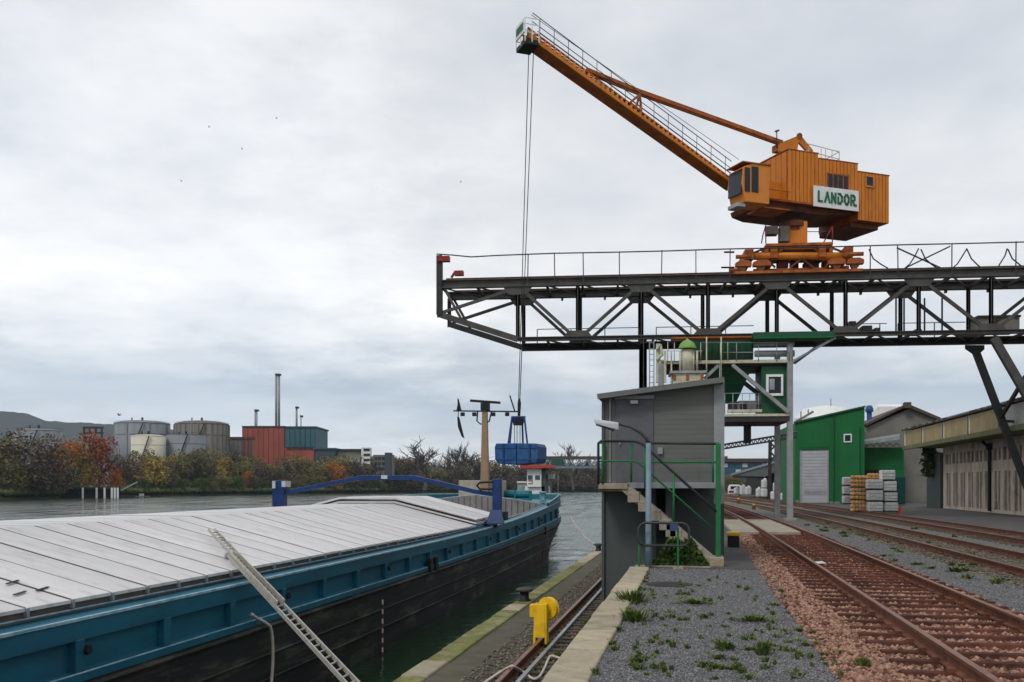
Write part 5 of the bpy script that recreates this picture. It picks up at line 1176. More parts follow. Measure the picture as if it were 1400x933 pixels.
# ============================================================ GREEN HALL AND NEIGHBOURS
def frame_between(pa, Da, pb_, Db):
    A_ = ((pa-700)/F*Da, Da); B_ = ((pb_-700)/F*Db, Db); return Fr(pa, Da, math.degrees(math.atan2(B_[1]-A_[1], B_[0]-A_[0])))
E = Fr(1182, 97, -27)
gh = thing('green_hall', 'green metal clad hall with sloping roof and grey roller shutter door', 'building', E.P(0, 0, 0))
def ebox(name, m, px0, px1, py0, py1, o0, o1, par=gh, bev=0, fr=E): return gb(name, m, px0, px1, py0, py1, o0, o1, par, bev, fr)
eL, eR = E.s_of(1087), E.s_of(1182); zL, zR = E.z_of(1087, 578.5), E.z_of(1182, 556.5)
mb = MB().hexa([E.P(eL, 0, -.1), E.P(eR, 0, -.1), E.P(eR-2.5, 12, -.1), E.P(eL-4, 12, -.1), E.P(eL, 0, zL), E.P(eR, 0, zR), E.P(eR-2.5, 12, zR), E.P(eL-4, 12, zL)]); mb.build('wall', 'green', gh)
ns = 44
for i in range(ns):
    t = eL+(eR-eL)*(i+.5)/ns; zt = zL+(zR-zL)*(i+.5)/ns
    z0 = .0
    ps = 1087+95*(i+.5)/ns
    if 1094 < ps < 1134: z0 = E.z_of(1113, 612)
    mb = MB(); E.box(mb, t-.07, t+.07, -.04, 0, z0, zt-.1); mb.build('cladding_rib', 'green', gh)
mb = MB().beam(E.P(eL-.1, -.1, zL+.03), E.P(eR+.1, -.1, zR+.03), .3, .16); mb.build('roof_edge', 'green_d', gh)
mb = MB(); mb.tube([E.pt(1140, 568, -.12), E.pt(1140, 688, -.12)], .06, 6); mb.build('downpipe', 'green_d', gh)
ebox('plinth', 'concrete_g', 1134, 1182, 686, 689.5, -.12, 0); ebox('plinth', 'concrete_g', 1087, 1093, 684, 688.5, -.12, 0)
ebox('projecting_bay', 'green', 1148.5, 1175, 584, 689.5, -.35, 0)
sd_ = ebox('roller_shutter', 'shutter', 1095.5, 1131.5, 616, 688, -.06, .1)
for i in range(16):
    yy = 617+i*4.4; ebox('shutter_slat', 'shutter', 1096, 1131, yy, yy+3.7, -.09, -.06, sd_)
ebox('shutter_grille', 'galv', 1099, 1130, 671, 676.5, -.11, -.09, sd_)
ebox('door_frame', 'grey_lt', 1093.5, 1095.5, 613, 688, -.12, .02); ebox('door_frame', 'grey_lt', 1131.5, 1133, 613, 688, -.12, .02); ebox('door_lintel', 'green_d', 1093.5, 1133, 612.5, 615.5, -.14, .02)
w_ = ebox('window', 'glass', 1155, 1163, 595, 603.5, -.40, -.35)
for q_ in ((1153.5, 1164.5, 593.5, 595), (1153.5, 1164.5, 603.5, 605), (1153.5, 1155, 595, 603.5), (1163, 1164.5, 595, 603.5)): ebox('window_frame', 'white', *q_, -.45, -.35, w_)
# pale roof structures seen above
pr = thing('storage_tank', 'pale roofed storage tank showing above the green hall roof', 'tank', W(1125, 575, 150))
mb = MB(); c = W(1128, 575, 150); mb.lathe((c.x, c.y, 0), [(4.5, 0), (4.5, c.z+.3), (3.2, c.z+1.8), (.8, c.z+2.2)], 20); mb.build('shell', 'white', pr)
mb = MB(); mb.tube([W(1136, 572, 148), W(1136, 545, 148)], .05, 5); mb.build('aerial', 'railing', pr)
mb = MB(); mb.beam(W(1088, 577, 140), W(1112, 563, 140), .3, .3); mb.beam(W(1095, 572, 140), W(1095, 563, 140), .15, .15); mb.beam(W(1105, 568, 140), W(1105, 560, 140), .15, .15); mb.build('stair_rail', 'concrete_g', pr)
bp_ = thing('vent_pipe', 'blue capped vent pipe beside the green hall roof corner', 'vent', W(1188, 580, 99))
mb = MB(); c = W(1188.5, 575, 118); mb.lathe((c.x, c.y, 5), [(.3, 0), (.3, c.z-5+1.0)], 14); mb.build('pipe', 'bblue', bp_, smooth=True)
mb = MB(); mb.lathe((c.x, c.y, c.z+1.0), [(.45, 0), (.5, .3), (.3, .75), (.1, .8)], 14); mb.build('cap', 'bblue', bp_)
E2 = Fr(1182, 100, PERP)
gp = thing('grey_gable_hall', 'old grey rendered hall with brown gable roof behind the green hall', 'building', E2.pt(1230, 690))
mb = MB(); pl = [E2.pt(1182, 690, 6), E2.pt(1300, 690, 6), E2.pt(1300, 582, 6), E2.pt(1246, 558, 6), E2.pt(1186, 584, 6), E2.pt(1182, 584, 6)]; mb.prism(pl, E2.P(0, 20, 0)-E2.P(0, 0, 0)); mb.build('gable_wall', 'concrete_g', gp)
mb = MB(); n_ = E2.P(0, 21, 0)-E2.P(0, 0, 0)
mb.prism([E2.pt(1184, 583, 5.5), E2.pt(1239, 556, 5.5), E2.pt(1241, 552, 5.5), E2.pt(1184, 579.5, 5.5)], n_); mb.prism([E2.pt(1239, 556, 5.5), E2.pt(1300, 581, 5.5), E2.pt(1300, 577, 5.5), E2.pt(1241, 552, 5.5)], n_); mb.build('roof', 'brownroof', gp)
mb = MB(); E2.pbox(mb, 1237, 1246, 550, 558, 5, 6); mb.build('ridge_cap', 'brownroof', gp)
mb = MB(); mb.hexa([E2.pt(1184, 576, 30), E2.pt(1215, 572, 30), E2.pt(1232, 556, 30), E2.pt(1200, 556, 30), E2.pt(1184, 572, 31), E2.pt(1215, 568, 31), E2.pt(1232, 553, 31), E2.pt(1200, 553, 31)]); mb.build('rear_roof', 'white', gp)
ga = thing('green_annex', 'low green annex with pale canopy roof behind the stacked pallets', 'building', E2.pt(1205, 690))
mb = MB(); E2.pbox(mb, 1176, 1236, 612, 691, 1, 6); mb.build('wall', 'green', ga)
for i in range(20): mb = MB(); E2.pbox(mb, 1177+i*3, 1178.2+i*3, 613, 642, .94, 1); mb.build('cladding_rib', 'green', ga)
mb = MB(); E2.pbox(mb, 1180, 1214, 643, 690, .9, 1.05); mb.build('open_bay', 'dark', ga)
mb = MB().hexa([E2.pt(1174, 609, -.6), E2.pt(1230, 601, -.6), E2.pt(1230, 601, 4), E2.pt(1174, 609, 4), E2.pt(1174, 605, -.6), E2.pt(1230, 596, -.6), E2.pt(1230, 593, 4), E2.pt(1174, 602, 4)]); mb.build('canopy_roof', 'galv', ga)
for i in range(6):
    a = 1176+i*9; mb = MB(); mb.beam(E2.pt(a, 611, -.3), E2.pt(a+4.5, 606, -.3), .07, .07); mb.beam(E2.pt(a+4.5, 606, -.3), E2.pt(a+9, 610, -.3), .07, .07); mb.build('truss', 'steel', ga)
tcn = thing('teal_container', 'dark teal container between the pallets and the beige warehouse', 'container', W(1231, 688, 88))
mb = MB(); Fc = Fr(1231, 88, PERP); Fc.pbox(mb, 1224, 1238, 652, 690, 0, 3); mb.build('body', 'container', tcn, bevel=.03)
for i in range(4): mb = MB(); Fc.pbox(mb, 1226+i*3, 1227+i*3, 654, 688, -.05, 0); mb.build('corrugation', 'container', tcn)
# pallets
PF = Fr(1190, 64, PERP)
def pal(px0, px1, y0, y1, o0, o1, label, m='bale', jit=.0):
    t = thing('stone_pallet', label, 'pallet', PF.pt((px0+px1)/2, y1, o0), 'white wrapped pallets')
    mb = MB(); PF.pbox(mb, px0+.3, px1-.3, y0, y1-1.6, o0, o1); mb.build('wrapped_load', m, t, bevel=.06)
    nrow = 3
    for i in range(1, nrow):
        yy = y0+(y1-1.6-y0)*i/nrow; mb = MB(); PF.pbox(mb, px0+.2, px1-.2, yy-.25, yy+.25, o0-.015, o0); mb.build('strap', 'galv', t)
    mb = MB(); PF.pbox(mb, px0, px1, y1-1.5, y1-.9, o0, o1)
    for a in (0, .42, .86): 
        w3 = (px1-px0); PF.pbox(mb, px0+w3*a, px0+w3*(a+.14), y1-.9, y1, o0, o1)
    mb.build('pallet_base', 'brownroof', t)
rowsL = [(686.5, 701), (670.5, 686), (656, 670)]
for i, (a, b) in enumerate(rowsL): pal(1186+[1.5, .8, 0][i], 1208, a, b, 0, 1.1, 'white wrapped pallet, %s of the left front column' % ['lowest', 'middle', 'topmost'][i])
rowsR = [(687, 700.5), (673.5, 687), (658, 673), (643, 657.5)]
for i, (a, b) in enumerate(rowsR): pal(1208.6+[.6, .4, -.8, -3][i], 1228.5-[0, .8, 2, 4][i], a, b, .1, 1.2, 'white wrapped pallet, %s of the right front column' % ['lowest', 'second', 'third', 'domed topmost'][i])
for i in range(3): pal(1153.5, 1164, 652.5+i*12.5, 665+i*12.5, 2.6, 3.6, 'pale green white pallet %s at the rear left of the stack' % ['on top', 'in the middle', 'at the bottom'][i], 'bag')
def netpal(px0, px1, y0, y1, o0, label):
    t = thing('firewood_pallet', label, 'pallet', PF.pt((px0+px1)/2, y1, o0), 'orange netted sack pallets')
    n = max(3, int((px1-px0)/4.4)); 
    for r in range(3):
        for c in range(n):
            a = px0+(px1-px0)*(c+.5)/n+random.uniform(-.3, .3); yy = y0+(y1-y0-1)*(r+.5)/3
            p = PF.pt(a, yy, o0+.3); hw = (px1-px0)/n/2*64/F*1.08; hh = (y1-y0)/6*64/F*1.1
            mb = MB(); mb.tube([p+Vector((0, -.36, 0)), p+Vector((0, -.3, 0)), p+Vector((0, .3, 0)), p+Vector((0, .5, 0))], [hw*.45, hw, hw, hw*.6], 8)
            mb.build('netted_sack', 'net', t)
    mb = MB(); PF.pbox(mb, px0, px1, y1-1.2, y1, o0, o0+1); mb.build('pallet_base', 'brownroof', t)
for i in range(3): netpal(1163.5, 1186.5, 650+i*17, 667+i*17, 1.0, 'orange netted sack pallet, %s of the left orange column' % ['topmost', 'middle', 'lowest'][i])
netpal(1186, 1206, 648, 660, 1.6, 'orange netted sacks peeking above the white pallets')
cn = thing('traffic_cone', 'orange traffic cone at the foot of the white pallets', 'cone', W(1231, 701, 64.3))
c = W(1231, 701, 64.3); mb = MB(); mb.lathe((c.x, c.y, 0), [(.22, 0), (.2, .05), (.12, .06), (.04, .5), (.02, .5)], 12); mb.build('body', 'cone', cn)
# shed canopy with bags
SF = frame_between(1003, 165, 1086, 104)
shd = thing('canopy_shed', 'dark open shed with sloping canopy roof left of the green hall', 'shed', SF.P(0, 0, 0))
mb = MB(); mb.prism([W(1000, 650, 160), W(1090, 624, 108), W(1090, 631, 108), W(1046, 652, 128), W(1004, 654, 160)], (14, 6, 0)); mb.build('canopy_roof', 'slate_d', shd)
mb = MB(); mb.beam(W(1000, 649.5, 160), W(1090, 623.5, 108), .3, .3); mb.build('roof_edge', 'galv', shd)
mb = MB(); SF.pbox(mb, 1020, 1090, 640, 686, 6, 7); mb.build('back_wall', 'dark', shd)
for px in (1046, 1052, 1066): mb = MB(); SF.pbox(mb, px-.6, px+.6, 640, 684, .5, .9); mb.build('post', 'steel', shd)
spots = [(1017, 664, 677, 9), (1024, 666, 677, 8), (1038, 668, 680, 6), (1046, 656, 668, 7), (1046, 668, 680, 8), (1060, 672, 684, 9), (1064, 660, 673, 10), (1068, 667, 683, 9), (1073, 674, 685, 7), (1008, 667, 676, 7)]
for i, (px, a, b, wd) in enumerate(spots):
    D_ = SF.depth(SF.s_of(px)); fr = Fr(px, D_, PERP+8)
    t = thing('bulk_bag', ['plump white bulk bag', 'white bulk bag'][i % 2]+' stored under the dark shed canopy', 'bag', fr.pt(px, b), 'white bulk bags under the shed')
    t['label'] = 'white bulk bag under the dark shed canopy'
    mb = MB(); fr.pbox(mb, px-wd/2, px+wd/2, a, b, 0, 1.1); mb.build('bag_body', 'bag', t, bevel=.18)
    mb = MB(); p = fr.pt(px, a, .5); mb.tube([p, p+Vector((0, 0, .2))], [.25, .1], 8); mb.build('tied_neck', 'bag', t)
cv = thing('parked_van', 'small white and red van far down the track', 'van', W(1005, 676, 170))
Fv = Fr(1005, 170, PERP); mb = MB(); mb.prism([Fv.pt(996, 676), Fv.pt(1014, 676), Fv.pt(1014, 668), Fv.pt(1011, 663), Fv.pt(998, 663), Fv.pt(996, 668)], Fv.P(0, 4, 0)-Fv.P(0, 0, 0)); mb.build('body', 'white', cv, bevel=.1)
mb = MB(); Fv.pbox(mb, 999, 1011, 665, 669, -.05, 0); mb.build('windscreen', 'glass', cv)
mb = MB(); Fv.pbox(mb, 996.5, 1013.5, 671, 674, -.06, 0); mb.build('bumper', 'redpaint', cv)
for px in (998.5, 1011.5): mb = MB(); p = Fv.pt(px, 675.5, .6); mb.tube([p+Vector((-.1, 0, 0)), p+Vector((.1, 0, 0))], .35, 12); mb.build('wheel', 'black', cv)
# blue long building behind
bb = thing('blue_office', 'long blue glazed building with dark flat roof behind the shed', 'building', W(1030, 668, 300))
Fb2 = Fr(1030, 300, 0)
mb = MB(); Fb2.pbox(mb, 986, 1078, 632, 668, 0, 15); mb.build('wall', 'bluebld', bb)
mb = MB(); Fb2.pbox(mb, 985, 1080, 627, 632, -1, 16); mb.build('roof', 'brownroof', bb)
for r in range(2):
    for i in range(10): mb = MB(); Fb2.pbox(mb, 988+i*9, 995+i*9, 634+r*8, 639+r*8, -.2, 0); mb.build('window', 'tealclad' if (i+r) % 3 else 'lamphead', bb)
# conveyor
cvy = thing('inclined_conveyor', 'dark lattice conveyor rising to the right behind the hopper tower', 'conveyor', W(1030, 640, 90))
Fy = Fr(1030, 90, PERP)
for a, b in (((985, 609), (1090, 591.5)), ((985, 614.5), (1090, 598))):
    for o_ in (0, 1.2): mb = MB(); mb.beam(Fy.pt(*a, o_), Fy.pt(*b, o_), .14, .16); mb.build('chord', 'steel', cvy)
for i in range(20):
    a = 986+i*5.2; ya = 609-(a-985)*.1667; yb = 614.5-(a+2.6-985)*.157
    mb = MB(); mb.beam(Fy.pt(a, ya), Fy.pt(a+2.6, yb), .08, .08); mb.build('lattice_bar', 'steel', cvy); mb = MB(); mb.beam(Fy.pt(a+2.6, yb), Fy.pt(a+5.2, ya-.87), .08, .08); mb.build('lattice_bar', 'steel', cvy)
mb = MB(); mb.hexa([Fy.pt(985, 608.5, 0), Fy.pt(1090, 591, 0), Fy.pt(1090, 591, 1.2), Fy.pt(985, 608.5, 1.2), Fy.pt(985, 607.5, 0), Fy.pt(1090, 590, 0), Fy.pt(1090, 590, 1.2), Fy.pt(985, 607.5, 1.2)]); mb.build('cover', 'galv', cvy)
for px in (1053, 1065): mb = MB(); mb.beam(Fy.pt(px, 602), Fy.pt(px-1, 668), .3, .3); mb.build('trestle_leg', 'steel', cvy)
for a, b in (((1053, 606), (1065, 616)), ((1065, 606), (1053, 616)), ((1053, 618), (1065, 630)), ((1065, 618), (1053, 630))): mb = MB(); mb.beam(Fy.pt(*a), Fy.pt(*b), .15, .15); mb.build('trestle_brace', 'steel', cvy)
# small track stop / signal stones between tracks
for px, py, lab in ((1031, 697, 'low rusty buffer post between the tracks'), (1010, 689, 'dark buffer post farther along the tracks')):
    D_ = 1.8*F/(py-HY); t = thing('track_marker', lab, 'marker', W(px, py, D_)); fr = Fr(px, D_, PERP)
    mb = MB(); fr.pbox(mb, px-2.5, px+2.5, py-6, py, 0, .3); mb.build('post', 'rail', t, bevel=.02); mb = MB(); fr.pbox(mb, px-2, px+1, py-8, py-6, 0, .2); mb.build('lamp', 'yellow', t)

# ============================================================ WHEELHOUSE BOAT
wf = Fr(735, 105, PERP)
tb_ = thing('pusher_boat', 'small boat with white wheelhouse and red roof beyond the barge bow', 'boat', W(735, 668, 105))
c0 = wf.P(0, 0, 0)
mb = MB(); wf.box(mb, -3.2, 1.5, 0, 5, WZ-.4, -1.3); mb.build('hull', 'hull_black', tb_, bevel=.2); mb = MB(); wf.box(mb, -3.2, 1.5, .5, 5, -1.3, -.6); mb.build('deck', 'hull_teal', tb_)
def wbx(name, m, a, b, c_, d, o0, o1, par=tb_, bev=.02): return gb(name, m, a, b, c_, d, o0, o1, par, bev, wf)
wbx('superstructure', 'white', 718, 745, 665, 686, .3, 4); wh_ = wbx('wheelhouse', 'white', 720.5, 740, 640.5, 666, 0, 2.6)
wbx('wheelhouse_side', 'slate_d', 740, 746, 641, 674, .3, 2.6)
wbx('roof', 'red_roof', 710.5, 753.5, 636, 640.5, -.6, 3.2); 
for a in (721.5, 731.5): wbx('window', 'tealclad', a, a+6.5, 650, 656, -.06, 0, wh_)
for q_ in ((722, 728, 657, 658), (722, 728, 661, 662), (727, 728, 658, 661)): wbx('red_marking', 'redpaint', *q_, -.05, 0, wh_)
wbx('side_cabin', 'galv', 707, 721, 660, 680, 1.0, 3); wbx('side_cabin_roof', 'white', 706.5, 722, 658.5, 660.5, .8, 3.2)
wbx('exhaust_box', 'galv', 749, 757, 648, 655, .8, 2)
mb = MB(); mb.tube([wf.pt(753, 655, 1.2), wf.pt(753, 680, 1.2)], .06, 6); mb.build('stanchion', 'galv', tb_); mb = MB(); mb.tube([wf.pt(763, 650, 1.2), wf.pt(763, 680, 1.2)], .05, 6); mb.build('stanchion', 'galv', tb_)

# ============================================================ FAR BRIDGE
brg = thing('river_bridge', 'long lattice road bridge crossing the river in the distance', 'bridge', W(850, 668, 560))
Fg = Fr(850, 560, 0)
mb = MB(); Fg.pbox(mb, 736, 995, 624, 628, 0, 12); mb.build('deck', 'brownroof', brg)
mb = MB(); Fg.pbox(mb, 736, 995, 638, 640.5, 0, 1); mb.build('lower_chord', 'lamp', brg)
for i in range(24):
    a = 738+i*10.8; mb = MB(); mb.beam(Fg.pt(a, 628), Fg.pt(a+5.4, 639), .5, .6); mb.build('lattice_bar', 'lamp', brg); mb = MB(); mb.beam(Fg.pt(a+5.4, 639), Fg.pt(a+10.8, 628), .5, .6); mb.build('lattice_bar', 'lamp', brg)
mb = MB(); Fg.pbox(mb, 754, 770, 628, 637, -.3, .2); mb.build('green_sheeting', 'green_d', brg)
for px in (742, 985): mb = MB(); Fg.pbox(mb, px-3, px+3, 628, 676, 1, 10); mb.build('pier', 'concrete_g', brg)

# ============================================================ FAR BANK INDUSTRY
def cyl_tank(px0, px1, ytop, ybase, D, m, label, dome=.06, ribs=0):
    px = (px0+px1)/2; r = (px1-px0)/2/F*D; c = W(px, ybase, D+r); zt = H+(HY-ytop)*D/F; zbs = 1
    t = thing('storage_tank', label, 'tank', (c.x, c.y, zbs), 'storage tanks on the far bank')
    mb = MB(); mb.lathe((c.x, c.y, zbs), [(r, 0), (r, zt-zbs)], 40); mb.build('shell', m, t, smooth=True)
    mb = MB(); mb.lathe((c.x, c.y, zt-.05), [(r*1.01, 0), (r*.97, r*dome*.35), (r*.7, r*dome*.8), (r*.3, r*dome), (.1, r*dome*1.04)], 40); mb.build('roof', m, t, smooth=True)
    for k in (.18, .5, .82):
        mb = MB(); mb.lathe((c.x, c.y, zbs+(zt-zbs)*k), [(r*1.004, 0), (r*1.010, .05), (r*1.010, .35), (r*1.004, .4)], 40); mb.build('wind_girder', m, t)
    n = ribs
    for k in range(n):
        a = 2*math.pi*k/n; x, y = c.x+r*1.005*math.cos(a), c.y+r*1.005*math.sin(a)
        mb = MB(); mb.box(x-.25, x+.25, y-.25, y+.25, zbs, zt); mb.build('rib', m, t)
    mb = MB(); q0 = [(c.x+(r+.6)*math.cos(-1.9+k*.05), c.y+(r+.6)*math.sin(-1.9+k*.05), zbs+(zt-zbs)*k/18) for k in range(19)]; mb.tube(q0, .35, 4); mb.build('spiral_stair', 'steel', t)
    mb = MB(); mb.tube([(c.x-r*.3, c.y-r*.2, zt+r*dome*.8), (c.x-r*.3, c.y-r*.2, zt+r*dome+1.6)], .35, 6); mb.tube([(c.x, c.y, zt+r*dome*.8), (c.x, c.y, zt+r*dome+1.8)], .6, 8); mb.build('roof_vent', 'steel', t)
    mb = MB(); mb.tube([(c.x+r*1.0*math.cos(k/30*6.283), c.y+r*math.sin(k/30*6.283), zt+1.1) for k in range(31)], .06, 4, False); mb.build('roof_rail', 'steel', t)
    return t
cyl_tank(157, 232, 578, 640, 560, 'tank_g', 'wide grey storage tank with shallow domed roof, leftmost of the tall pair', .14, 8)
cyl_tank(239, 313, 579, 640, 560, 'tank_b', 'wide brownish ribbed storage tank beside the boxy grey building', .16, 26)
cyl_tank(180, 226, 596, 640, 500, 'tank_c', 'small cream storage tank in front of the wide grey tank', .12)
cyl_tank(228, 281, 594, 640, 510, 'tank_g', 'flat topped light grey storage tank in front of the brown tank', .02)
cyl_tank(22, 84, 588, 640, 470, 'tank_g', 'pale low storage tank behind the leftmost trees', .1)
FB = Fr(330, 600, 0)
def fb_(name, m, a, b, c_, d, o0, o1, par): return gb(name, m, a, b, c_, d, o0, o1, par, 0, FB)
fr1 = thing('steel_gantry', 'small dark steel frame on the far bank left of the tanks', 'frame', FB.pt(126, 640))
for px in (114, 122, 130, 138): fb_('leg', 'steel', px-.6, px+.6, 584, 640, 0, 2, fr1)
fb_('beam', 'steel', 113, 139, 583.5, 586, 0, 3, fr1); fb_('beam', 'steel', 113, 139, 591, 593, 0, 3, fr1)
b1 = thing('grey_works', 'low grey brown works building between tanks and red plant', 'building', FB.pt(330, 640))
fb_('wall', 'tank_b', 313, 347, 600, 650, 0, 20, b1); fb_('roof', 'brownroof', 312.5, 348, 597.5, 600, -1, 21, b1)
for i in range(6): fb_('wall_panel', 'tank_b', 315+i*5.4, 319.5+i*5.4, 602, 640, -.4, 0, b1)
b2 = thing('red_plant', 'large red and dark teal industrial plant with chimneys on the far bank', 'building', FB.pt(380, 640))
fb_('red_wall', 'brick', 331, 389, 584, 660, 0, 40, b2); fb_('teal_wall', 'tealclad', 389.2, 431.5, 584.5, 613, .6, 40, b2); fb_('red_wall', 'brick', 389.2, 429, 613, 660, .2, 30, b2)
fb_('roof_edge', 'navy', 330.5, 389, 582.5, 584, -.8, 41, b2); fb_('roof_edge', 'navy', 389, 432.5, 583, 585, -.3, 41, b2)
for i in range(8): fb_('wall_panel', 'brick', 332+i*7.1, 338.5+i*7.1, 586, 640, -.4, 0, b2)
for i in range(6): fb_('teal_panel', 'tealclad', 390+i*7, 396+i*7, 587, 611, .1, .6, b2)
fb_('low_wall', 'navy', 429.5, 458, 614.5, 650, 1, 30, b2); fb_('low_roof', 'tealclad', 429, 459, 612.5, 614.5, 0, 31, b2)
for i in range(5): fb_('window_strip', 'glass', 392+i*7.5, 398+i*7.5, 612, 614.5, -.3, .2, b2)
def chim(px, w_, yt, yb, lab, two=False):
    t = thing('chimney', lab, 'chimney', FB.pt(px, yb, 10))
    for k in ((-1, 1) if two else (0,)):
        c = FB.pt(px+k*w_*.56, yb, 10); z1 = FB.z_of(px, yt, 10); mb = MB(); r = w_/2/F*600; mb.lathe((c.x, c.y, c.z-6), [(r, 0), (r*.92, z1-c.z+6)], 14); mb.build('flue', 'chim', t, smooth=True)
    mb = MB(); fw = w_*(.7 if two else .3); FB.pbox(mb, px-fw-1, px+fw+1, yt, yt+2.4, 8.5, 12); mb.build('platform', 'steel', t)
chim(379.5, 3.4, 511, 583, 'tall twin flue steel chimney above the red plant, tallest on the far bank', True); 
chim(350, 2, 560, 583, 'short pair of thin flues at the left of the red plant', True); chim(405.5, 3, 556, 584, 'slim dark capped chimney on the teal part of the plant'); chim(411.5, 1.6, 568, 584, 'thinnest short flue right of the dark capped chimney')
b3 = thing('white_tower', 'white tower with black bands and a long flat roof on the far bank', 'building', FB.pt(499, 650))
fb_('tower', 'white', 494, 506, 612, 650, 5, 12, b3)
for i in range(5): fb_('black_band', 'black', 497, 505.5, 613.5+i*7, 616.5+i*7, 4.6, 5, b3)
fb_('roof_slab', 'steel', 440, 495, 614, 616.5, 6, 20, b3); fb_('pale_wall', 'tank_c', 459, 494, 617, 632, 10, 20, b3); fb_('lower_beam', 'brownroof', 466, 494, 633, 636, 5, 12, b3)
b4 = thing('dark_block', 'dark block building between bare trees on the far bank', 'building', FB.pt(522, 650))
fb_('wall', 'tank_b', 510, 537, 622, 655, 5, 15, b4); fb_('tower_part', 'navy', 526, 534, 619, 655, 4, 14, b4)
for i in range(3):
    for j in range(3): fb_('window', 'glass', 512+i*5, 515.5+i*5, 625+j*7, 629+j*7, 4.7, 5, b4)
for k, (a, b) in enumerate(((0, 14), (160, 12))):
    pass

# jetty with piles
def bankP(px, py, k=.985): return W(px, py, bankD(px)*k)
jt = thing('jetty', 'dark timber jetty with white mooring piles on the far bank', 'jetty', bankP(140, 682))
for i, px in enumerate((113, 132, 143, 153, 157, 161)):
    mb = MB(); Fj = Fr(120, bankD(120)*.96, 18); p = Fj.pt(px, 667, -1.5); mb.lathe((p.x, p.y, WZ-1), [(.38, 0), (.36, p.z-WZ+1.0)], 10); mb.build('pile', 'white', jt)
mb = MB(); Fj.pbox(mb, 82, 165, 666.5, 669, 0, 3); mb.build('deck', 'steel', jt); mb = MB(); Fj.pbox(mb, 82, 165, 669, 683, 2.2, 3); mb.build('back_piling', 'dark', jt)
mb = MB(); mb.beam(Fj.pt(165, 671), Fj.pt(188, 659), .4, .5); mb.build('gangway', 'galv', jt)
bt_ = thing('small_boat', 'small pale moored boat beside the far jetty', 'boat', bankP(195, 681, .97))
fbt = Fr(195, bankD(195)*.97, 10); mb = MB(); mb.prism([fbt.pt(186, 682), fbt.pt(202, 682), fbt.pt(205, 678.5), fbt.pt(185, 678.5)], fbt.P(0, 2, 0)-fbt.P(0, 0, 0)); mb.build('hull', 'galv', bt_); mb = MB(); fbt.pbox(mb, 190, 196, 675, 678.5, .4, 1.6); mb.build('cabin', 'white', bt_)

# ============================================================ TREES
def crown_mesh(name, n, mkey, r, h, clump=9, leaf=.5, seed=0, gap=.25):
    g_ = np.random.default_rng(seed); cs = []
    for i in range(clump):
        a = g_.uniform(0, 6.28); rr = g_.uniform(.15, .72)*r; cs.append((rr*math.cos(a), rr*math.sin(a), h*g_.uniform(.05, .88), r*g_.uniform(.28, .52)))
    V = []; Fc = []
    for i in range(n):
        c = cs[g_.integers(len(cs))]; d = g_.normal(size=3); d /= np.linalg.norm(d); k = g_.uniform(.5, 1.12)**.6
        p = np.array(c[:3])+d*c[3]*k*np.array([1, 1, 1.15]); a = g_.normal(size=3); a /= np.linalg.norm(a); b = np.cross(a, g_.normal(size=3)); b /= np.linalg.norm(b); s = leaf*g_.uniform(.5, 1.2)
        a *= s; b *= s*.7; o = len(V); V += [p-a, p+b, p+a, p-b]; Fc.append((o, o+1, o+2, o+3))
    me = bpy.data.meshes.new(name); me.from_pydata([tuple(v) for v in V], [], Fc); me.materials.append(M[mkey]); return me
def branch_mesh(name, h, seed, mkey='bark_lt', levels=4, spread=.55, trunk=.28, dens=3):
    r_ = random.Random(seed); mb = MB()
    def rec(p, d, ln, rad, lv):
        q_ = p; dd = d.copy(); pts = [p]; 
        for k in range(3):
            dd = (dd+Vector((r_.uniform(-.18, .18), r_.uniform(-.18, .18), r_.uniform(-.02, .14)))).normalized(); q_ = q_+dd*ln/3; pts.append(q_)
        mb.tube(pts, [rad, rad*.85, rad*.7, rad*.5], 4 if lv > 1 else 3, False)
        if lv == 0: return
        for k in range(dens+(lv < 3)):
            f_ = r_.uniform(.3, 1.0) if k else 1.0; b0 = pts[min(3, int(f_*3))]
            nd = (dd+Vector((r_.uniform(-1, 1), r_.uniform(-1, 1), r_.uniform(-.25, .6)))*spread*1.3).normalized()
            rec(b0, nd, ln*r_.uniform(.6, .85), max(rad*.6, .07), lv-1)
    rec(Vector((0, 0, -1)), Vector((0, 0, 1)), h*.40, trunk, levels)
    zm = max(v[2] for v in mb.v); k_ = h/zm; rs_ = sorted(math.hypot(v[0], v[1]) for v in mb.v); kr = h*.36/rs_[int(len(rs_)*.97)]; mb.v = [(v[0]*kr, v[1]*kr, v[2]*k_) for v in mb.v]; me = bpy.data.meshes.new(name); me.from_pydata(mb.v, [], mb.f); me.materials.append(M[mkey]); return me
TR = {}
for key in ('lf_brown', 'lf_rust', 'lf_orange', 'lf_yellow', 'lf_green', 'lf_olive'):
    TR[key] = [crown_mesh('crown', 2800, key, 5.2, 10.5, 18, .30, seed=sum(map(ord, key))+k) for k in range(2)]
BR = [branch_mesh('limbs', 14, 10+k, 'bark', 4, .62, .30, 3) for k in range(3)]
BARE = [branch_mesh('limbs', 17, 40+k, 'bark_lt', 5, .5, .34, 3) for k in range(4)]
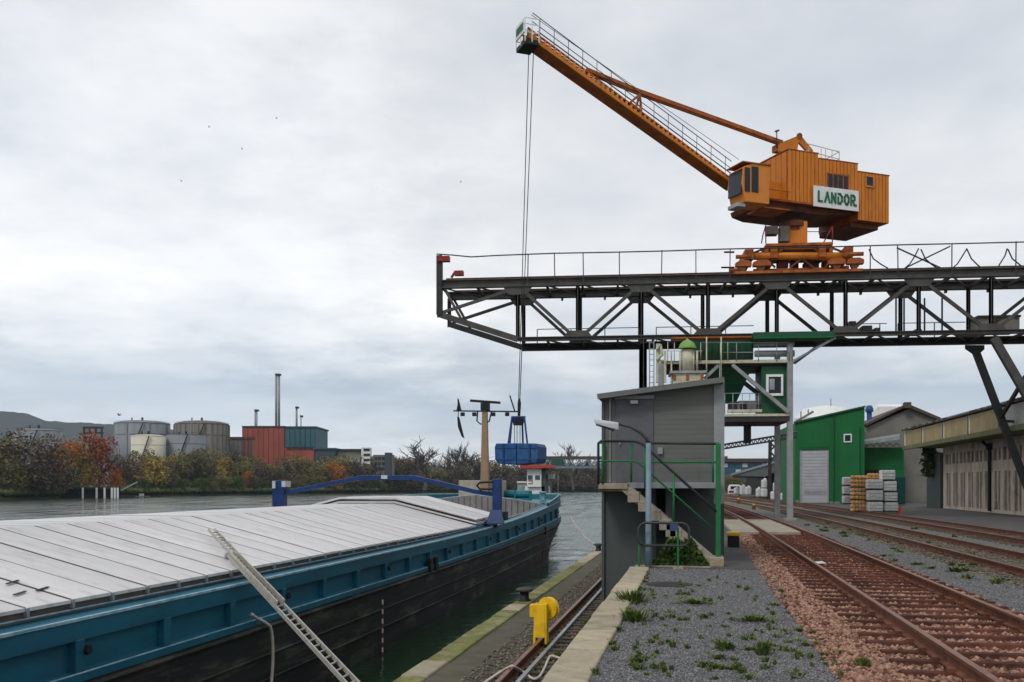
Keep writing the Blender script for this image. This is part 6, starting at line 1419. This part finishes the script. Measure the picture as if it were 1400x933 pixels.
def tree(px, D, ytop, key, label, group=None, wide=1., base=.5, bare=False):
    p = W(px, 668, D); ztp = H+(HY-ytop)*D/F; hh = ztp-base
    t = thing('tree', label, 'tree', (p.x, p.y, base), group)
    i = random.randrange(100)
    tr = bpy.data.objects.new('trunk', (BARE if bare else BR)[i % 3]); COL.objects.link(tr); tr.parent = t; s_ = hh/(17. if bare else 15); tr.scale = (s_*wide, s_*wide, s_); tr.rotation_euler = (0, 0, random.uniform(0, 6))
    if not bare:
        c = bpy.data.objects.new('crown', TR[key][i % 2]); COL.objects.link(c); c.parent = t; s_ = hh/12.2; c.location = (0, 0, hh*.06); c.scale = (s_*wide*1.05, s_*wide*1.05, s_*1.05); c.rotation_euler = (0, 0, random.uniform(0, 6))
    return t
GN = {'lf_brown': 'grey brown nearly bare bush', 'lf_rust': 'rust red autumn tree', 'lf_orange': 'orange autumn tree', 'lf_yellow': 'yellow autumn tree', 'lf_green': 'dark green tree', 'lf_olive': 'olive green tree'}
tree(150-14, 385, 592, 'lf_rust', 'bright rust red tree, the reddest on the far bank left of the tanks', wide=1.0)
tree(108, 378, 593, 'lf_yellow', 'golden yellow tree beside the rust red tree on the far bank', wide=.85)
tree(84, 372, 603, 'lf_orange', 'orange pink tree left of the golden yellow tree', wide=.9)
tree(30, 345, 592, 'lf_brown', 'large grey brown bush tree at the far left of the bank', wide=1.5)
tree(2, 335, 600, 'lf_olive', 'olive tree at the left edge of the picture', wide=1.2)
tree(60, 350, 598, 'lf_brown', 'grey brown tree behind the large bush at far left', wide=1.2)
tree(172, 400, 616, 'lf_brown', 'dark brown bare bush right of the rust red tree', wide=1.1)
tree(95, 362, 640, 'lf_green', 'low green bush under the golden yellow tree', wide=1.3)
tree(160, 385, 642, 'lf_orange', 'small orange bush above the white jetty piles', wide=1.1)
tree(462, 560, 632, 'lf_orange', 'orange tree below the white banded tower', wide=1.1)
tree(337, 495, 645, 'lf_orange', 'small orange tree in front of the red plant', wide=1.0)
keys = ['lf_brown', 'lf_olive', 'lf_green', 'lf_olive', 'lf_brown', 'lf_olive', 'lf_yellow', 'lf_olive']
px = 186; k = 0
while px < 560:
    key = keys[(k*5+int(px)) % 8]; yt = random.uniform(612, 630) if px < 330 else random.uniform(618, 636)
    if key in ('lf_green',): yt += 12
    D_ = bankD(px)*random.uniform(1.02, 1.09)
    if k % 3 == 0: tree(px+4, D_*.99, yt-random.uniform(0, 9), None, 'twiggy bare tree among the bushes below the tanks and plant', 'twiggy bare trees below the tanks', wide=1.1, bare=True)
    tree(px, D_, yt, key, GN[key]+' in the dense row below the tanks and plant', 'trees in the row on the far bank: '+GN[key], wide=random.uniform(.95, 1.35)); px += random.uniform(7, 11); k += 1
px = -60; 
while px < 560:
    D_ = bankD(px)*random.uniform(1.0, 1.02); key = random.choice(['lf_green', 'lf_olive', 'lf_green', 'lf_brown', 'lf_olive'])
    if not 100 < px < 175: tree(px, D_, random.uniform(648, 658), key, 'low '+GN[key].replace('tree', 'bush').replace('nearly bare bush', 'bush')+' at the water edge of the far bank', 'low bushes at the far waterline: '+GN[key], wide=1.8)
    px += random.uniform(10, 15)
tree(580, 540, 595, None, 'tall spreading bare tree, largest right of the banded tower', wide=1.7, bare=True)
tree(784, 640, 604, None, 'bare tree standing up above the far bridge', wide=1.1, bare=True)
tree(744, 650, 612, None, 'small bare tree left of the tree above the bridge', wide=.9, bare=True)
for px, yt in ((545, 622), (556, 628), (600, 618), (613, 604), (622, 610), (632, 602), (641, 618), (650, 616), (690, 626), (702, 628), (566, 630), (524, 628), (484, 625), (535, 630)):
    tree(px, bankD(px)*1.02, yt, None, 'bare winter tree in the thicket right of the plant', 'bare trees on the far bank', wide=1.35, bare=True)
px = 545
while px < 850:
    D_ = bankD(px)*random.uniform(1.0, 1.06); tree(px, D_, random.uniform(628, 642), random.choice(['lf_brown', 'lf_brown', 'lf_olive', 'lf_brown']), 'brown leafless thicket tree by the far bridge', 'thicket trees by the far bridge', wide=1.5); px += random.uniform(9, 13)
px = 550
while px < 850:
    tree(px, bankD(px)*.995, random.uniform(652, 660), 'lf_brown', 'low brown bush at the water edge near the bridge', 'low bushes near the bridge', wide=2.2); px += random.uniform(12, 17)
# trees down the quay beyond the shed
for px, D_, yt in ((994, 230, 650), (1003, 240, 648), (1015, 250, 652)): tree(px, D_, yt, 'lf_olive', 'olive bush at the end of the tracks', 'bushes at the end of the tracks', base=0)
# bank ground cover
def cover_fx(n):
    px = rng.uniform(-100, 850, n); d = np.array([bankD(v) for v in px])*rng.uniform(.998, 1.03, n); X = (px-700)/F*d
    return np.stack([X*CT-d*ST, X*ST+d*CT], 1)
scatter('bank_scrub', 'tuft', 9000, cover_fx, .6, 1.6, -1.0, 'tangled scrub along the foot of the far bank', 'scrub', 1.0)

# ============================================================ WEEDS, IVY BUSH, BIRDS
def weed(x, y, n, r, h, label, z=0., group='weeds in the gravel', cat='weed', name='weed', ls=1.):
    mb = MB()
    for i in range(n):
        a = random.uniform(0, 6.28); rr = r*random.random()**.8*random.choice((.7, .8, 1.3)); bx, by = x+rr*math.cos(a)*.6, y+rr*math.sin(a)*.6; l = h*random.uniform(.5, 1.5)
        ex, ey = bx+math.cos(a)*rr*.5, by+math.sin(a)*rr*.5; w2 = random.uniform(.008, .016)*ls; c, s = math.cos(a+1.57)*w2, math.sin(a+1.57)*w2
        m1 = ((bx+ex)/2, (by+ey)/2, z+l*.6)
        mb.add([(bx-c*.3, by-s*.3, z), (bx+c*.3, by+s*.3, z), (m1[0]+c, m1[1]+s, m1[2]), (ex, ey, z+l*random.uniform(.7, 1)), (m1[0]-c, m1[1]-s, m1[2])], [(0, 1, 2, 4), (4, 2, 3)])
    return tag(mb.build(name, 'grass', base=(x, y, z)), label, cat, group)
def gxy(px, py): D_ = 1.8*F/(py-HY); p = W(px, py, D_); return p.x, p.y
for px, py, n, r, h, lab in ((865, 824, 260, .34, .16, 'bushy green weed clump against the retaining wall, farther one'), (868, 850, 220, .28, .14, 'bushy green weed clump against the retaining wall, nearer one'), (948, 826, 150, .30, .07, 'flat green weed patch in the middle of the gravel'),
    (1043, 896, 130, .13, .13, 'upright weed clump in the gravel left of centre bottom'), (1030, 850, 150, .35, .08, 'spreading weed patch in the gravel near the ballast'), (1178, 915, 120, .10, .10, 'dark green weed at the ballast edge'), (992, 888, 120, .16, .08, 'low bright weed in the lower gravel')):
    x, y = gxy(px, py); weed(x, y, n, r, h, lab, group=None)
for i in range(190):
    px = random.uniform(860, 1170); py = random.uniform(790, 930)
    x, y = gxy(px, py)
    if WX+.45 < x < 1.6: weed(x, y, random.randint(12, 50), random.choice((.03, .04, .05, .07, .11)), random.uniform(.025, .065), 'small scattered green weed sprouting in the grey gravel', group='small weeds in the gravel')
for i in range(26):
    y = random.uniform(8, 21); weed(WX+.42+random.uniform(-.03, .08), y, 30, .08, .06, 'tiny weed along the foot of the coping stones', group='weeds along the coping')
for i in range(55):
    y = random.uniform(17, 50); x = random.uniform(4.6, 6.2)+bend(y) if i % 3 else random.uniform(6.6, 9.0)+bend(y)
    weed(x, y, random.randint(30, 90), random.uniform(.1, .3), random.uniform(.05, .1), 'green weed growing between the railway tracks', group='weeds between the tracks', ls=1.6)
for i in range(8):
    weed(-1.9+random.uniform(-.3, .3), random.uniform(15, 21), 50, .12, .12, 'weed growing at the foot of the retaining wall', z=QZ, group='weeds on the lower quay')
# dark bush behind the stairs
bs = thing('ivy_bush', 'dark green ivy bush growing under the concrete stairs', 'bush', fs_.pt(930, 775, .3))
V = MB()
for i in range(1500):
    a = random.uniform(893, 968); top_ = 735 if a < 945 else 735+(a-945)*1.6
    if a < 915: top_ = 772-(a-893)*1.7 if a > 899 else 765
    yy = random.uniform(max(top_, 733), 774); o_ = random.uniform(-.05, .5) if a > 940 else random.uniform(.0, .9)
    p = fs_.pt(a, yy, -.08+o_*.3); u = Vector((random.gauss(0, 1), random.gauss(0, 1), random.gauss(0, 1))).normalized()*.05; v = u.cross(Vector((random.random(), random.random(), random.random()))).normalized()*.04
    V.add([p-u, p+v, p+u, p-v], [(0, 1, 2, 3)])
V.build('foliage', 'lf_green', bs)
for i in range(6): mb = MB(); a = 905+i*10; mb.tube([fs_.pt(a, 775, .1), fs_.pt(a+random.uniform(-5, 5), 745, .1)], .012, 5); mb.build('stem', 'bark', bs)
for px, py, lab in ((163, 568, 'small dark bird flying left of the tanks'), (286, 174, 'tiny distant bird high on the left'), (331, 204, 'tiny distant bird right of the highest one'), (248, 248, 'lowest tiny distant bird'), (378, 162, 'tiny distant bird nearest the jib'), (630, 249, 'tiny distant bird left of the hoist ropes')):
    D_ = 160 if py > 500 else 300; p = W(px, py, D_); t = thing('bird', lab, 'bird', p)
    mb = MB(); mb.tube([p+Vector((-.3, 0, 0)), p, p+Vector((.35, 0, 0))], [.03, .09, .02], 6); mb.build('body', 'black', t)
    mb = MB()
    for s in (-1, 1): mb.add([p+Vector((-.1, 0, .03)), p+Vector((.1, 0, .03)), p+Vector((.05, s*.3, .3)), p+Vector((-.02, s*.62, .22))], [(0, 1, 2, 3)])
    mb.build('wing', 'black', t)
mb = MB(); x, y = gxy(1118, 774); mb.add([(x-.14, y-.2, .075), (x+.16, y-.12, .085), (x+.12, y+.22, .09), (x-.12, y+.16, .08)], [(0, 1, 2, 3)]); mb.prism([(x-.14, y-.2, .06), (x+.16, y-.12, .06), (x+.12, y+.22, .06), (x-.12, y+.16, .06)], (0, 0, .02)); tag(mb.build('paper_scrap', 'white'), 'crumpled white scrap lying in the ballast between the nearest rails', 'litter')
# manhole and plate
mb = MB(); x, y = gxy(915, 800); mb.lathe((x, y, 0), [(.42, .0), (.42, .02), (.36, .024)], 24); tag(mb.build('manhole_cover', 'steel', base=None), 'round dark manhole cover set in the grey gravel', 'manhole cover')
# thin dark grip marks on the nearest hatch

# ============================================================ HAZE
mb = MB(); mb.box(-5200, 5200, -400, 5600, -7.2, 420)
hz = bpy.data.materials.new('haze'); hz.use_nodes = True; t = hz.node_tree; t.nodes.clear(); o_ = t.nodes.new('ShaderNodeOutputMaterial'); v_ = t.nodes.new('ShaderNodeVolumePrincipled')
v_.inputs['Color'].default_value = (.72, .85, 1, 1); v_.inputs['Density'].default_value = .00007; v_.inputs['Anisotropy'].default_value = .0; t.links.new(v_.outputs[0], o_.inputs['Volume'])
tag(mb.build('haze', hz), kind='stuff')
